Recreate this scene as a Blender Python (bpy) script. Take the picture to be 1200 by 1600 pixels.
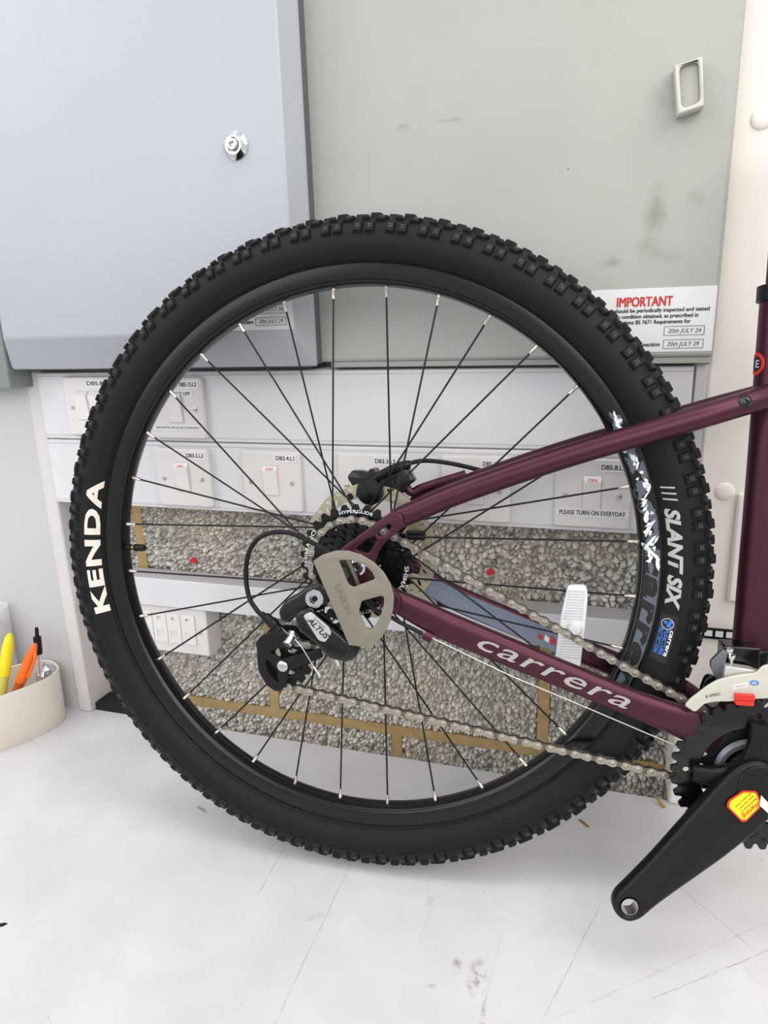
import bpy, bmesh, math, random
from mathutils import Vector, Matrix, noise

for _o in list(bpy.data.objects):
    bpy.data.objects.remove(_o, do_unlink=True)
scene = bpy.context.scene
COL = scene.collection
PI = math.pi
random.seed(7)

# All coordinates below are metres measured from the rear hub: X along the wall, Y into the wall, Z up.
# H lifts everything so that the bench top lies at z = 0.
H = 0.3668

# ------------------------------------------------------------------ camera
cam_d = bpy.data.cameras.new('camera')
cam = bpy.data.objects.new('camera', cam_d)
COL.objects.link(cam)
cam_d.sensor_fit = 'VERTICAL'
cam_d.sensor_height = 36.0
cam_d.sensor_width = 27.0
cam_d.lens = 1082.5 / 1600 * 36.0
cam_d.clip_start = 0.02
_R = ((0.955721, 0.292756, -0.029856), (0.049663, -0.260460, -0.964207), (-0.290053, 0.920030, -0.263466))
_m = Matrix(((_R[0][0], -_R[1][0], -_R[2][0], 0.247436),
             (_R[0][1], -_R[1][1], -_R[2][1], -0.696484),
             (_R[0][2], -_R[1][2], -_R[2][2], 0.253912 + H),
             (0, 0, 0, 1)))
cam.matrix_world = _m
scene.camera = cam

# ------------------------------------------------------------------ world, lights, exposure
world = bpy.data.worlds.new('world')
scene.world = world
world.use_nodes = True
_bg = world.node_tree.nodes['Background']
_bg.inputs[0].default_value = (0.93, 0.95, 1.0, 1)
_bg.inputs[1].default_value = 0.74


def area(name, loc, target, sx, sy, power, col):
    d = bpy.data.lights.new(name, 'AREA')
    d.shape = 'RECTANGLE'
    d.size, d.size_y, d.energy, d.color = sx, sy, power, col
    o = bpy.data.objects.new(name, d)
    COL.objects.link(o)
    o.location = Vector(loc) + Vector((0, 0, H))
    v = Vector(target) - Vector(loc)
    o.rotation_euler = v.to_track_quat('-Z', 'Y').to_euler()
    return o


area('ceiling_and_fill_light', (-1.85, -2.70, 1.30), (-0.1, 0.1, 0.0), 2.6, 1.5, 23, (0.92, 0.95, 1.0))
area('ceiling_and_fill_light', (1.40, -2.50, 1.40), (0.2, 0.1, 0.0), 2.6, 1.5, 32, (1.0, 0.95, 0.88))
area('ceiling_and_fill_light', (0.25, -0.45, 2.30), (0.10, 0.05, -0.36), 2.6, 0.40, 9, (1.0, 0.98, 0.95))
area('ceiling_and_fill_light', (1.75, -0.95, 2.10), (0.10, 0.05, -0.25), 0.9, 2.6, 27, (1.0, 0.97, 0.92))  # side lamp added to brighten the bench behind the wheel
area('ceiling_and_fill_light', (-1.60, -0.95, 2.10), (0.00, 0.05, -0.25), 0.9, 2.6, 16, (0.97, 0.98, 1.0))  # opposite side lamp, also added as fill behind the wheel

scene.view_settings.view_transform = 'Standard'
scene.view_settings.look = 'None'
scene.view_settings.gamma = 1.0
scene.view_settings.use_curve_mapping = False
scene.view_settings.exposure = 0.10


# ------------------------------------------------------------------ materials
def lin(c):
    out = []
    for v in c[:3]:
        v = v / 255.0
        out.append(v / 12.92 if v <= 0.04045 else ((v + 0.055) / 1.055) ** 2.4)
    return tuple(out) + (1.0,)


def new_mat(name):
    m = bpy.data.materials.new(name)
    m.use_nodes = True
    nt = m.node_tree
    return m, nt, nt.nodes['Principled BSDF']


def mixcol(nt, fac, a, b):
    n = nt.nodes.new('ShaderNodeMix')
    n.data_type = 'RGBA'
    for i, v in ((0, fac), (6, a), (7, b)):
        if isinstance(v, (int, float)):
            n.inputs[i].default_value = v
        elif isinstance(v, tuple):
            n.inputs[i].default_value = v
        else:
            nt.links.new(v, n.inputs[i])
    return n.outputs[2]


def tex_noise(nt, vec, scale, detail=4, rough=0.55):
    n = nt.nodes.new('ShaderNodeTexNoise')
    n.inputs['Scale'].default_value = scale
    n.inputs['Detail'].default_value = detail
    n.inputs['Roughness'].default_value = rough
    if vec is not None:
        nt.links.new(vec, n.inputs['Vector'])
    return n.outputs['Fac']


def ramp(nt, fac, stops):
    n = nt.nodes.new('ShaderNodeValToRGB')
    el = n.color_ramp.elements
    while len(el) < len(stops):
        el.new(0.5)
    for e, (p, c) in zip(el, stops):
        e.position = p
        e.color = c if isinstance(c, tuple) else (c, c, c, 1)
    nt.links.new(fac, n.inputs[0])
    return n.outputs[0]


def objvec(nt):
    return nt.nodes.new('ShaderNodeTexCoord').outputs['Object']


def add_bump(nt, bsdf, height, strength, dist=0.001):
    b = nt.nodes.new('ShaderNodeBump')
    b.inputs['Strength'].default_value = strength
    b.inputs['Distance'].default_value = dist
    nt.links.new(height, b.inputs['Height'])
    nt.links.new(b.outputs[0], bsdf.inputs['Normal'])


def mat(name, col, rough=0.5, metal=0.0, var=0.0, vscale=30, bump=0.0, bscale=400, coat=0.0, spec=0.5,
        trans=0.0, alpha=1.0, dirt=None, dirt_amt=0.0, dscale=9):
    m, nt, b = new_mat(name)
    c = lin(col)
    b.inputs['Roughness'].default_value = rough
    b.inputs['Metallic'].default_value = metal
    b.inputs['Specular IOR Level'].default_value = spec
    b.inputs['Coat Weight'].default_value = coat
    b.inputs['Coat Roughness'].default_value = 0.12
    b.inputs['Transmission Weight'].default_value = trans
    b.inputs['Alpha'].default_value = alpha
    v = objvec(nt)
    out = None
    if var > 0:
        f = tex_noise(nt, v, vscale, 5)
        f = ramp(nt, f, [(0.3, 0.0), (0.7, 1.0)])
        dark = tuple(x * (1 - var) for x in c[:3]) + (1,)
        lite = tuple(min(1, x * (1 + var * 0.6)) for x in c[:3]) + (1,)
        out = mixcol(nt, f, dark, lite)
    if dirt is not None:
        f = tex_noise(nt, v, dscale, 8, 0.65)
        f = ramp(nt, f, [(0.56, 0.0), (0.78, dirt_amt)])
        out = mixcol(nt, f, out if out is not None else c, lin(dirt))
    if out is not None:
        nt.links.new(out, b.inputs['Base Color'])
    else:
        b.inputs['Base Color'].default_value = c
    if bump > 0:
        add_bump(nt, b, tex_noise(nt, v, bscale, 3), bump, 0.0006)
    return m


def smudged(base, spots):
    nt = base.node_tree
    b = nt.nodes['Principled BSDF']
    src = b.inputs['Base Color'].links[0].from_socket
    v = objvec(nt)
    rag = ramp(nt, tex_noise(nt, v, 38, 6, 0.65), [(0.38, 0.0), (0.66, 1.0)])
    for (cx, cz, rx, rz, amt, col) in spots:
        mp = nt.nodes.new('ShaderNodeMapping')
        mp.vector_type = 'TEXTURE'
        mp.inputs['Location'].default_value = (cx, -0.01, cz)
        mp.inputs['Scale'].default_value = (rx, 0.05, rz)
        nt.links.new(v, mp.inputs[0])
        ln = nt.nodes.new('ShaderNodeVectorMath')
        ln.operation = 'LENGTH'
        nt.links.new(mp.outputs[0], ln.inputs[0])
        k = ramp(nt, ln.outputs['Value'], [(0.2, amt), (1.0, 0.0)])
        if rx > 0.004:
            mu = nt.nodes.new('ShaderNodeMath')
            mu.operation = 'MULTIPLY'
            nt.links.new(k, mu.inputs[0])
            nt.links.new(rag, mu.inputs[1])
            k = mu.outputs[0]
        src = mixcol(nt, k, src, lin(col))
    nt.links.new(src, b.inputs['Base Color'])
    return base


M = {}
M['rubber'] = mat('tyre_rubber', (18, 17, 18), 0.56, var=0.18, vscale=25, bump=0.15, bscale=900, spec=0.25)
M['rubber_edge'] = mat('tyre_rubber_edge', (92, 88, 84), 0.7)
M['print_cream'] = mat('tyre_print_cream', (222, 214, 202), 0.6)
M['print_grey'] = mat('tyre_print_grey', (176, 174, 170), 0.55)
M['print_black'] = mat('print_black', (14, 14, 15), 0.5)
M['print_blue'] = mat('print_blue', (52, 118, 214), 0.5)
M['print_white'] = mat('print_white', (228, 230, 232), 0.5)
M['print_slate'] = mat('print_slate', (86, 94, 104), 0.4)
M['print_red'] = mat('print_red', (196, 38, 34), 0.5)
M['rim'] = mat('rim_black_anodised', (8, 9, 9), 0.2, spec=0.42)
M['spoke'] = mat('spoke_black', (20, 20, 21), 0.35, metal=0.4)
M['nipple'] = mat('nipple_nickel', (214, 205, 192), 0.25, metal=1.0)
M['brass'] = mat('brass', (205, 160, 70), 0.3, metal=1.0)
M['steel'] = mat('steel_bright', (205, 205, 206), 0.22, metal=1.0)
M['chain'] = mat('chain_steel', (172, 165, 152), 0.34, metal=0.85, var=0.2, vscale=300)
M['chain_in'] = mat('chain_steel_inner', (118, 112, 104), 0.4, metal=0.85, var=0.2, vscale=300)  # darker copy of the chain steel, paints the dark gaps between plates
M['prism'] = mat('reflector_prism', (216, 219, 221), 0.12, spec=0.7)
M['cog'] = mat('cog_black', (10, 11, 11), 0.26, spec=0.35)
M['cog_small'] = mat('cog_dark_steel', (40, 42, 44), 0.3, metal=0.6)
M['rotor'] = mat('rotor_steel', (186, 176, 150), 0.38, metal=0.75, var=0.1, vscale=200)
M['gloss_black'] = mat('gloss_black', (9, 10, 11), 0.2, spec=0.5)
M['satin_black'] = mat('satin_black', (18, 18, 19), 0.42, spec=0.3, bump=0.08, bscale=1500)
M['plastic_black'] = mat('plastic_black', (14, 14, 15), 0.42, spec=0.3)
M['crank'] = mat('crank_black', (19, 17, 16), 0.36, spec=0.28, bump=0.12, bscale=1800)
M['purple'] = mat('frame_purple', (79, 42, 54), 0.36, metal=0.72, var=0.06, vscale=60)
M['letter_silver'] = mat('letter_silver', (172, 168, 164), 0.4, metal=0.2)
M['sheen'] = mat('sheen_blue_grey', (118, 128, 146), 0.25, coat=0.3)  # pale reflection on the purple stay put into the colour
M['guard'] = mat('guard_raw_steel', (134, 129, 115), 0.45, metal=0.35, var=0.05, vscale=120, bump=0.05)
M['guard_mark'] = mat('guard_stamped', (118, 113, 100), 0.5, metal=0.35)
M['strut'] = mat('strut_steel', (96, 86, 70), 0.35, metal=0.7)
M['pivot'] = mat('pivot_grey', (112, 116, 122), 0.35, metal=0.6)
M['alloy'] = mat('alloy_satin', (206, 203, 196), 0.34, metal=0.6)
M['fd_cream'] = mat('cage_alloy_pale', (204, 200, 188), 0.36, metal=0.35)
M['red_plastic'] = mat('red_plastic', (206, 44, 30), 0.45)
M['yellow_label'] = mat('yellow_label', (240, 220, 30), 0.5)
M['reflector'] = mat('reflector_clear', (226, 228, 228), 0.12, coat=0.6, bump=0.0)
M['cab_left'] = mat('cabinet_paint_cool', (175, 179, 186), 0.27, var=0.03, vscale=5, bump=0.35, bscale=330, coat=0.1)
M['cab_right'] = mat('cabinet_paint_warm', (173, 174, 167), 0.45, var=0.06, vscale=7, dirt=(128, 124, 112), dirt_amt=0.45, dscale=7,
                     bump=0.1, bscale=200)
M['handle'] = mat('handle_cast', (206, 202, 191), 0.4, dirt=(150, 144, 130), dirt_amt=0.5, dscale=40)
M['cab_grey'] = mat('cabinet_paint_grey', (128, 136, 134), 0.5, var=0.08, vscale=12)
M['cab_dark'] = mat('cabinet_gasket', (92, 97, 98), 0.5)
M['pvc'] = mat('trunking_pvc', (226, 224, 226), 0.35, var=0.02, vscale=8, dirt=(176, 168, 156), dirt_amt=0.3, dscale=6)
M['pvc_side'] = mat('trunking_pvc_grey', (198, 196, 196), 0.5, var=0.05, vscale=20)
M['plate'] = mat('switch_plate', (229, 223, 219), 0.28, var=0.02, vscale=20)
M['rocker'] = mat('switch_rocker', (236, 231, 226), 0.25)
M['dymo'] = mat('label_tape', (238, 236, 234), 0.35)
M['paper'] = mat('notice_vinyl', (228, 228, 226), 0.4, dirt=(190, 186, 178), dirt_amt=0.3, dscale=25)
M['wall_cream'] = mat('wall_paint_cream', (236, 230, 221), 0.6, var=0.02, vscale=6, dirt=(206, 200, 190), dirt_amt=0.4, dscale=8)
M['wall_white'] = mat('wall_paint_white', (199, 198, 198), 0.6, var=0.03, vscale=6, dirt=(196, 190, 180), dirt_amt=0.4, dscale=8)
M['wall_return'] = mat('wall_paint_return', (216, 211, 208), 0.6, var=0.04, vscale=8, dirt=(170, 160, 150), dirt_amt=0.35)
M['chrome'] = mat('chrome', (225, 226, 228), 0.1, metal=1.0)
M['pot'] = mat('pot_cream', (222, 214, 203), 0.42, dirt=(190, 176, 160), dirt_amt=0.35, dscale=14)
M['hi_yellow'] = mat('marker_yellow', (240, 222, 20), 0.35)
M['hi_yellow_clear'] = mat('marker_yellow_barrel', (205, 200, 90), 0.3)
M['hi_orange'] = mat('marker_orange', (244, 110, 24), 0.35)
M['hi_orange_dark'] = mat('marker_orange_barrel', (196, 82, 26), 0.3)
M['clear'] = mat('clear_plastic', (236, 236, 236), 0.08, alpha=0.35)
M['foil'] = mat('foil', (200, 202, 206), 0.18, metal=0.9, bump=0.6, bscale=160)
M['wood'] = mat('splinter_wood', (150, 112, 66), 0.7, var=0.2, vscale=200)
M['red_plug'] = mat('wall_plug_red', (206, 40, 44), 0.5)
M['dark_void'] = mat('gap_black', (16, 15, 16), 0.8)
M['mortar'] = mat('mortar_ochre', (182, 154, 108), 0.9, var=0.14, vscale=60, bump=0.6, bscale=240)


def block_material():
    m, nt, b = new_mat('concrete_block')
    v = objvec(nt)
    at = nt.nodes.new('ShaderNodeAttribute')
    at.attribute_name = 'stone_gap_shade'  # tone per pebble, gap shade included at the low end
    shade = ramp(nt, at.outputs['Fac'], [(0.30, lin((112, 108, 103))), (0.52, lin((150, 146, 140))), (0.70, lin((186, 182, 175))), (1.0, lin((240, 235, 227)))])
    big = tex_noise(nt, v, 8, 3)
    shade = mixcol(nt, ramp(nt, big, [(0.35, 0.0), (0.7, 0.55)]), shade, lin((204, 194, 178)))
    sp = ramp(nt, tex_noise(nt, v, 260, 3, 0.6), [(0.60, 0.0), (0.72, 0.6)])
    c = mixcol(nt, sp, shade, lin((120, 114, 106)))
    nt.links.new(c, b.inputs['Base Color'])
    b.inputs['Roughness'].default_value = 0.92
    b.inputs['Specular IOR Level'].default_value = 0.2
    add_bump(nt, b, tex_noise(nt, v, 600, 4, 0.6), 0.4, 0.0008)
    return m


M['block'] = block_material()


def bench_material(scratches, stains):
    m, nt, b = new_mat('bench_white_paint')
    v = objvec(nt)

    def vm(op, a, c=None, out=0):
        n = nt.nodes.new('ShaderNodeVectorMath')
        n.operation = op
        for i, x in ((0, a), (1, c)):
            if x is None:
                continue
            if isinstance(x, tuple):
                n.inputs[i].default_value = x
            else:
                nt.links.new(x, n.inputs[i])
        return n.outputs[out]

    def mt(op, a, c=None, clamp=False):
        n = nt.nodes.new('ShaderNodeMath')
        n.operation = op
        n.use_clamp = clamp
        for i, x in ((0, a), (1, c)):
            if x is None:
                continue
            if isinstance(x, (int, float)):
                n.inputs[i].default_value = x
            else:
                nt.links.new(x, n.inputs[i])
        return n.outputs[0]

    base = mixcol(nt, ramp(nt, tex_noise(nt, v, 7, 6, 0.6), [(0.3, 0.0), (0.7, 1.0)]), lin((203, 201, 201)), lin((219, 218, 219)))
    # faint smears and specks
    mp = nt.nodes.new('ShaderNodeMapping')
    mp.inputs['Rotation'].default_value = (0, 0, 0.5)
    mp.inputs['Scale'].default_value = (6, 34, 1)
    nt.links.new(v, mp.inputs[0])
    sm = ramp(nt, tex_noise(nt, mp.outputs[0], 1.6, 6, 0.7), [(0.60, 0.0), (0.78, 0.45)])
    base = mixcol(nt, sm, base, lin((186, 181, 174)))
    sp = ramp(nt, tex_noise(nt, v, 130, 2, 0.5), [(0.745, 0.0), (0.78, 0.75)])
    base = mixcol(nt, sp, base, lin((128, 116, 104)))
    wob = tex_noise(nt, v, 30, 3)
    brk = ramp(nt, tex_noise(nt, v, 55, 3, 0.6), [(0.36, 0.15), (0.6, 1.0)])
    for (ax, ay, bx, by, w, amt) in scratches:
        a = Vector((ax, ay, 0))
        d = Vector((bx, by, 0)) - a
        L = d.length
        d.normalize()
        rel = vm('SUBTRACT', v, (ax, ay, 0))
        s = vm('DOT_PRODUCT', rel, tuple(d), out=1)
        t = vm('DOT_PRODUCT', rel, (-d.y, d.x, 0), out=1)
        t = mt('ADD', t, mt('MULTIPLY', mt('SUBTRACT', wob, 0.5), 0.004))
        k = mt('SUBTRACT', 1.0, mt('DIVIDE', mt('ABSOLUTE', t), w), clamp=True)
        k = mt('MULTIPLY', k, mt('GREATER_THAN', s, 0.0))
        k = mt('MULTIPLY', k, mt('LESS_THAN', s, L))
        k = mt('MULTIPLY', k, amt * 0.95)
        k = mt('MULTIPLY', k, brk)
        base = mixcol(nt, k, base, lin((120, 108, 100)))
    rag = tex_noise(nt, v, 70, 6, 0.7)
    for (cx, cy, rx, ry, rot, amt) in stains:
        rel = vm('SUBTRACT', v, (cx, cy, 0))
        s = vm('DOT_PRODUCT', rel, (math.cos(rot) / rx, math.sin(rot) / rx, 0), out=1)
        t = vm('DOT_PRODUCT', rel, (-math.sin(rot) / ry, math.cos(rot) / ry, 0), out=1)
        q = mt('ADD', mt('MULTIPLY', s, s), mt('MULTIPLY', t, t))
        k = mt('SUBTRACT', 1.0, q, clamp=True)
        k = mt('MULTIPLY', k, ramp(nt, rag, [(0.45, 0.0), (0.6, 1.0)]))
        k = mt('MULTIPLY', k, amt)
        base = mixcol(nt, k, base, lin((138, 120, 98)))
    nt.links.new(base, b.inputs['Base Color'])
    b.inputs['Roughness'].default_value = 0.48
    add_bump(nt, b, tex_noise(nt, v, 90, 4), 0.06, 0.001)
    return m


# ------------------------------------------------------------------ object helpers
def link(o, parent=None):
    COL.objects.link(o)
    if parent is not None:
        o.parent = parent
    else:
        o.location.z += H
    return o


def tag(o, label, cat=None, group=None, kind=None):
    o['label'] = label
    if cat:
        o['category'] = cat
    if group:
        o['group'] = group
    if kind:
        o['kind'] = kind
    return o


def structure(o, label=None):
    o['kind'] = 'structure'
    if label:
        o['label'] = label
    return o


def empty(name, loc=(0, 0, 0)):
    o = bpy.data.objects.new(name, None)
    o.empty_display_size = 0.05
    o.location = loc
    return link(o)


class MB:
    """collects polygons; build() links them as one mesh object"""

    def __init__(self):
        self.v, self.f, self.mi = [], [], []
        self.cur = 0

    def add(self, verts, faces):
        n = len(self.v)
        self.v += [Vector(p) for p in verts]
        self.f += [tuple(i + n for i in f) for f in faces]
        self.mi += [self.cur] * len(faces)
        return self

    def box(self, x0, x1, y0, y1, z0, z1):
        v = [(x, y, z) for x in (x0, x1) for y in (y0, y1) for z in (z0, z1)]
        f = [(0, 1, 3, 2), (4, 6, 7, 5), (0, 4, 5, 1), (2, 3, 7, 6), (0, 2, 6, 4), (1, 5, 7, 3)]
        return self.add(v, f)

    def cyl(self, p0, p1, r0, r1=None, seg=16, caps=True):
        r1 = r0 if r1 is None else r1
        p0, p1 = Vector(p0), Vector(p1)
        d = (p1 - p0).normalized()
        a = d.orthogonal().normalized()
        b = d.cross(a)
        v, f = [], []
        for p, r in ((p0, r0), (p1, r1)):
            for i in range(seg):
                t = 2 * PI * i / seg
                v.append(p + a * (r * math.cos(t)) + b * (r * math.sin(t)))
        for i in range(seg):
            j = (i + 1) % seg
            f.append((i, j, seg + j, seg + i))
        if caps:
            f.append(tuple(range(seg - 1, -1, -1)))
            f.append(tuple(range(seg, 2 * seg)))
        return self.add(v, f)

    def lathe(self, prof, p0, axis, seg=24):
        """prof: (distance along axis, radius)"""
        p0, d = Vector(p0), Vector(axis).normalized()
        a = d.orthogonal().normalized()
        b = d.cross(a)
        v, f = [], []
        n = len(prof)
        for h, r in prof:
            for i in range(seg):
                t = 2 * PI * i / seg
                v.append(p0 + d * h + a * (r * math.cos(t)) + b * (r * math.sin(t)))
        for k in range(n - 1):
            for i in range(seg):
                j = (i + 1) % seg
                f.append((k * seg + i, k * seg + j, (k + 1) * seg + j, (k + 1) * seg + i))
        f.append(tuple(range(seg - 1, -1, -1)))
        f.append(tuple((n - 1) * seg + i for i in range(seg)))
        return self.add(v, f)

    def tube(self, pts, rad, seg=12, caps=True, up=None, power=1.0):
        """sweep; rad is a number, list of numbers or list of (half width, half height)"""
        pts = [Vector(p) for p in pts]
        n = len(pts)
        if not isinstance(rad, (list, tuple)):
            rad = [rad] * n
        v, f = [], []
        prev = None
        for i, p in enumerate(pts):
            d = (pts[min(i + 1, n - 1)] - pts[max(i - 1, 0)]).normalized()
            if up is not None:
                a = Vector(up)
                a = (a - d * a.dot(d)).normalized()
            elif prev is None:
                a = d.orthogonal().normalized()
            else:
                a = (prev - d * prev.dot(d)).normalized()
            prev = a
            b = d.cross(a)
            ra, rb = rad[i] if isinstance(rad[i], (list, tuple)) else (rad[i], rad[i])
            for k in range(seg):
                t = 2 * PI * k / seg
                c, s = math.cos(t), math.sin(t)
                if power != 1.0:
                    c = math.copysign(abs(c) ** power, c)
                    s = math.copysign(abs(s) ** power, s)
                v.append(p + a * (ra * c) + b * (rb * s))
        for i in range(n - 1):
            for k in range(seg):
                j = (k + 1) % seg
                f.append((i * seg + k, i * seg + j, (i + 1) * seg + j, (i + 1) * seg + k))
        if caps:
            f.append(tuple(range(seg - 1, -1, -1)))
            f.append(tuple((n - 1) * seg + k for k in range(seg)))
        return self.add(v, f)

    def wheel(self, prof, seg=128, closed=True, center=(0, 0)):
        """revolve (r, y) profile about the wheel axle"""
        v, f = [], []
        n = len(prof)
        for i in range(seg):
            t = 2 * PI * i / seg
            for r, y in prof:
                v.append((center[0] + r * math.sin(t), y, center[1] + r * math.cos(t)))
        m = n if closed else n - 1
        for i in range(seg):
            j = (i + 1) % seg
            for k in range(m):
                l = (k + 1) % n
                f.append((i * n + k, i * n + l, j * n + l, j * n + k))
        return self.add(v, f)

    def ring(self, outer, inner, y0, y1, center=(0, 0)):
        """flat ring between two outlines of equally many (x, z) points"""
        n = len(outer)
        v, f = [], []
        for o in (outer, inner):
            for y in (y0, y1):
                v += [(center[0] + x, y, center[1] + z) for x, z in o]
        for i in range(n):
            j = (i + 1) % n
            a, b, c, d = 0, n, 2 * n, 3 * n      # outer front, outer back, inner front, inner back
            f += [(a + i, a + j, c + j, c + i), (b + i, d + i, d + j, b + j), (a + i, b + i, b + j, a + j), (c + i, c + j, d + j, d + i)]
        return self.add(v, f)

    def mesh(self, name, mats, smooth=0.0):
        me = bpy.data.meshes.new(name)
        me.from_pydata([tuple(p) for p in self.v], [], self.f)
        for mm in (mats if isinstance(mats, (list, tuple)) else [mats]):
            me.materials.append(mm)
        me.polygons.foreach_set('material_index', self.mi)
        bm = bmesh.new()
        bm.from_mesh(me)
        bmesh.ops.recalc_face_normals(bm, faces=bm.faces)
        if smooth:
            for fc in bm.faces:
                fc.smooth = True
            for e in bm.edges:
                if len(e.link_faces) == 2 and e.calc_face_angle(0) > smooth:
                    e.smooth = False
        bm.to_mesh(me)
        bm.free()
        return me

    def build(self, name, mats, parent=None, smooth=0.0, bevel=0.0, bseg=2):
        o = bpy.data.objects.new(name, self.mesh(name, mats, smooth or (0.35 if bevel else 0.0)))
        link(o, parent)
        if bevel:
            bv = o.modifiers.new('bevel', 'BEVEL')
            bv.width = bevel
            bv.segments = bseg
            bv.limit_method = 'ANGLE'
            bv.angle_limit = 0.35
            for p in o.data.polygons:
                p.use_smooth = True
        return o


def put(name, mesh, parent, matrix=None):
    o = bpy.data.objects.new(name, mesh)
    link(o, parent)
    if matrix is not None:
        o.matrix_local = matrix
    return o


def smooth_path(pts, per=8):
    """Catmull-Rom through points"""
    P = [Vector(p) for p in pts]
    out = []
    for i in range(len(P) - 1):
        p0, p1, p2, p3 = P[max(i - 1, 0)], P[i], P[i + 1], P[min(i + 2, len(P) - 1)]
        for k in range(per):
            t = k / per
            out.append(0.5 * ((2 * p1) + (p2 - p0) * t + (2 * p0 - 5 * p1 + 4 * p2 - p3) * t * t + (3 * p1 - p0 - 3 * p2 + p3) * t ** 3))
    out.append(P[-1])
    return out


def round_poly(pts, r, seg=4):
    """round the corners of a closed 2D outline"""
    out = []
    n = len(pts)
    for i in range(n):
        p, a, b = Vector(pts[i]), Vector(pts[i - 1]), Vector(pts[(i + 1) % n])
        u, w = (a - p), (b - p)
        rr = min(r, u.length * 0.45, w.length * 0.45)
        s, e = p + u.normalized() * rr, p + w.normalized() * rr
        for k in range(seg + 1):
            t = k / seg
            q = s * (1 - t) ** 2 + p * 2 * t * (1 - t) + e * t * t
            out.append((q.x, q.y))
    return out


def circle2(cx, cz, r, n=24):
    return [(cx + r * math.cos(2 * PI * k / n), cz + r * math.sin(2 * PI * k / n)) for k in range(n)]


def outline_mesh(name, loops, thick, mats, bevel=0.0, res=2):
    """filled 2D outline with holes, drawn in X-Z and given thickness along Y (centred)"""
    cu = bpy.data.curves.new(name, 'CURVE')
    cu.dimensions = '2D'
    cu.fill_mode = 'BOTH'
    cu.extrude = max(thick / 2 - bevel, 0.0)
    cu.bevel_depth = bevel
    cu.bevel_resolution = res
    cu.offset = -bevel
    for lp in loops:
        s = cu.splines.new('POLY')
        s.points.add(len(lp) - 1)
        for p, q in zip(s.points, lp):
            p.co = (q[0], q[1], 0, 1)
        s.use_cyclic_u = True
    o = bpy.data.objects.new(name, cu)
    me = bpy.data.meshes.new_from_object(o)
    bpy.data.objects.remove(o)
    bpy.data.curves.remove(cu)
    me.transform(Matrix(((1, 0, 0, 0), (0, 0, -1, 0), (0, 1, 0, 0), (0, 0, 0, 1))))
    me.name = name
    me.materials.clear()
    for mm in (mats if isinstance(mats, (list, tuple)) else [mats]):
        me.materials.append(mm)
    bm = bmesh.new()
    bm.from_mesh(me)
    bmesh.ops.remove_doubles(bm, verts=bm.verts, dist=1e-6)
    for fc in bm.faces:
        fc.smooth = True
    for e in bm.edges:
        if len(e.link_faces) == 2 and e.calc_face_angle(0) > 0.7:
            e.smooth = False
    bm.to_mesh(me)
    bm.free()
    return me


def plate(name, loops, y, thick, mats, parent, bevel=0.0):
    me = outline_mesh(name, loops, thick, mats, bevel)
    me.transform(Matrix.Translation((0, y, 0)))
    return put(name, me, parent)


def text_mesh(s, shear=0.0, bold=0.0, spacing=1.0):
    cu = bpy.data.curves.new('lettering', 'FONT')
    cu.body = s
    cu.shear = shear
    cu.offset = bold
    cu.space_character = spacing
    cu.resolution_u = 3
    o = bpy.data.objects.new('lettering', cu)
    me = bpy.data.meshes.new_from_object(o)
    bpy.data.objects.remove(o)
    bpy.data.curves.remove(cu)
    return me


def lettering(name, s, mapf, height, mats, parent, width=None, shear=0.0, bold=0.0, spacing=1.0, maxlen=0.0, cap=0.70, lift=0.0):
    """text whose (along, up) coordinates are carried onto a surface by mapf"""
    me = text_mesh(s, shear, bold, spacing)
    xs = [v.co.x for v in me.vertices]
    x0, x1 = min(xs), max(xs)
    k = height / cap
    kx = k if width is None else width / (x1 - x0)
    if maxlen:
        bm = bmesh.new()
        bm.from_mesh(me)
        bmesh.ops.remove_doubles(bm, verts=bm.verts, dist=1e-5)
        for v in bm.verts:
            v.co.x = (v.co.x - x0) * kx
            v.co.y *= k
        for _ in range(5):
            bmesh.ops.triangulate(bm, faces=bm.faces)
            es = [e for e in bm.edges if e.calc_length() > maxlen]
            if not es:
                break
            bmesh.ops.subdivide_edges(bm, edges=es, cuts=1)
        bmesh.ops.triangulate(bm, faces=bm.faces)
        bm.to_mesh(me)
        bm.free()
    else:
        for v in me.vertices:
            v.co.x = (v.co.x - x0) * kx
            v.co.y *= k
    for v in me.vertices:
        v.co = mapf(v.co.x, v.co.y)
    me.materials.clear()
    me.materials.append(mats)
    for p in me.polygons:
        p.material_index = 0
    me.name = name
    return put(name, me, parent)


def wall_text(name, s, x, y, z, height, mats, parent, width=None, rot=0.0, twice=0.0, **kw):
    c, sn = math.cos(rot), math.sin(rot)
    if twice:
        a = wall_text(name, s, x, y, z, height, mats, parent, width, rot, **kw)
        v = [tuple(p.co) for p in a.data.vertices]
        f = [tuple(p.vertices) for p in a.data.polygons]
        n = len(v)
        me = bpy.data.meshes.new(name)
        sh = [(0, 0), (twice, -0.00002), (0.0, -0.00003), (twice, -0.00004)]
        dz = [0, 0, twice * 0.6, twice * 0.6]
        me.from_pydata([(p[0] + d, p[1] + e, p[2] + w) for (d, e), w in zip(sh, dz) for p in v], [], [tuple(i + k * n for i in g) for k in range(4) for g in f])
        me.materials.append(mats)
        a.data = me
        return a
    return lettering(name, s, lambda a, b: Vector((x + a * c - b * sn, y, z + a * sn + b * c)), height, mats, parent, width, **kw)


def rect(x0, x1, z0, z1):
    return [(x0, z0), (x1, z0), (x1, z1), (x0, z1)]


# ================================================================== THE SETTING
YW = 0.205          # face of the block wall
YT = 0.145          # face of the trunking
Z_BENCH = -H

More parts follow.
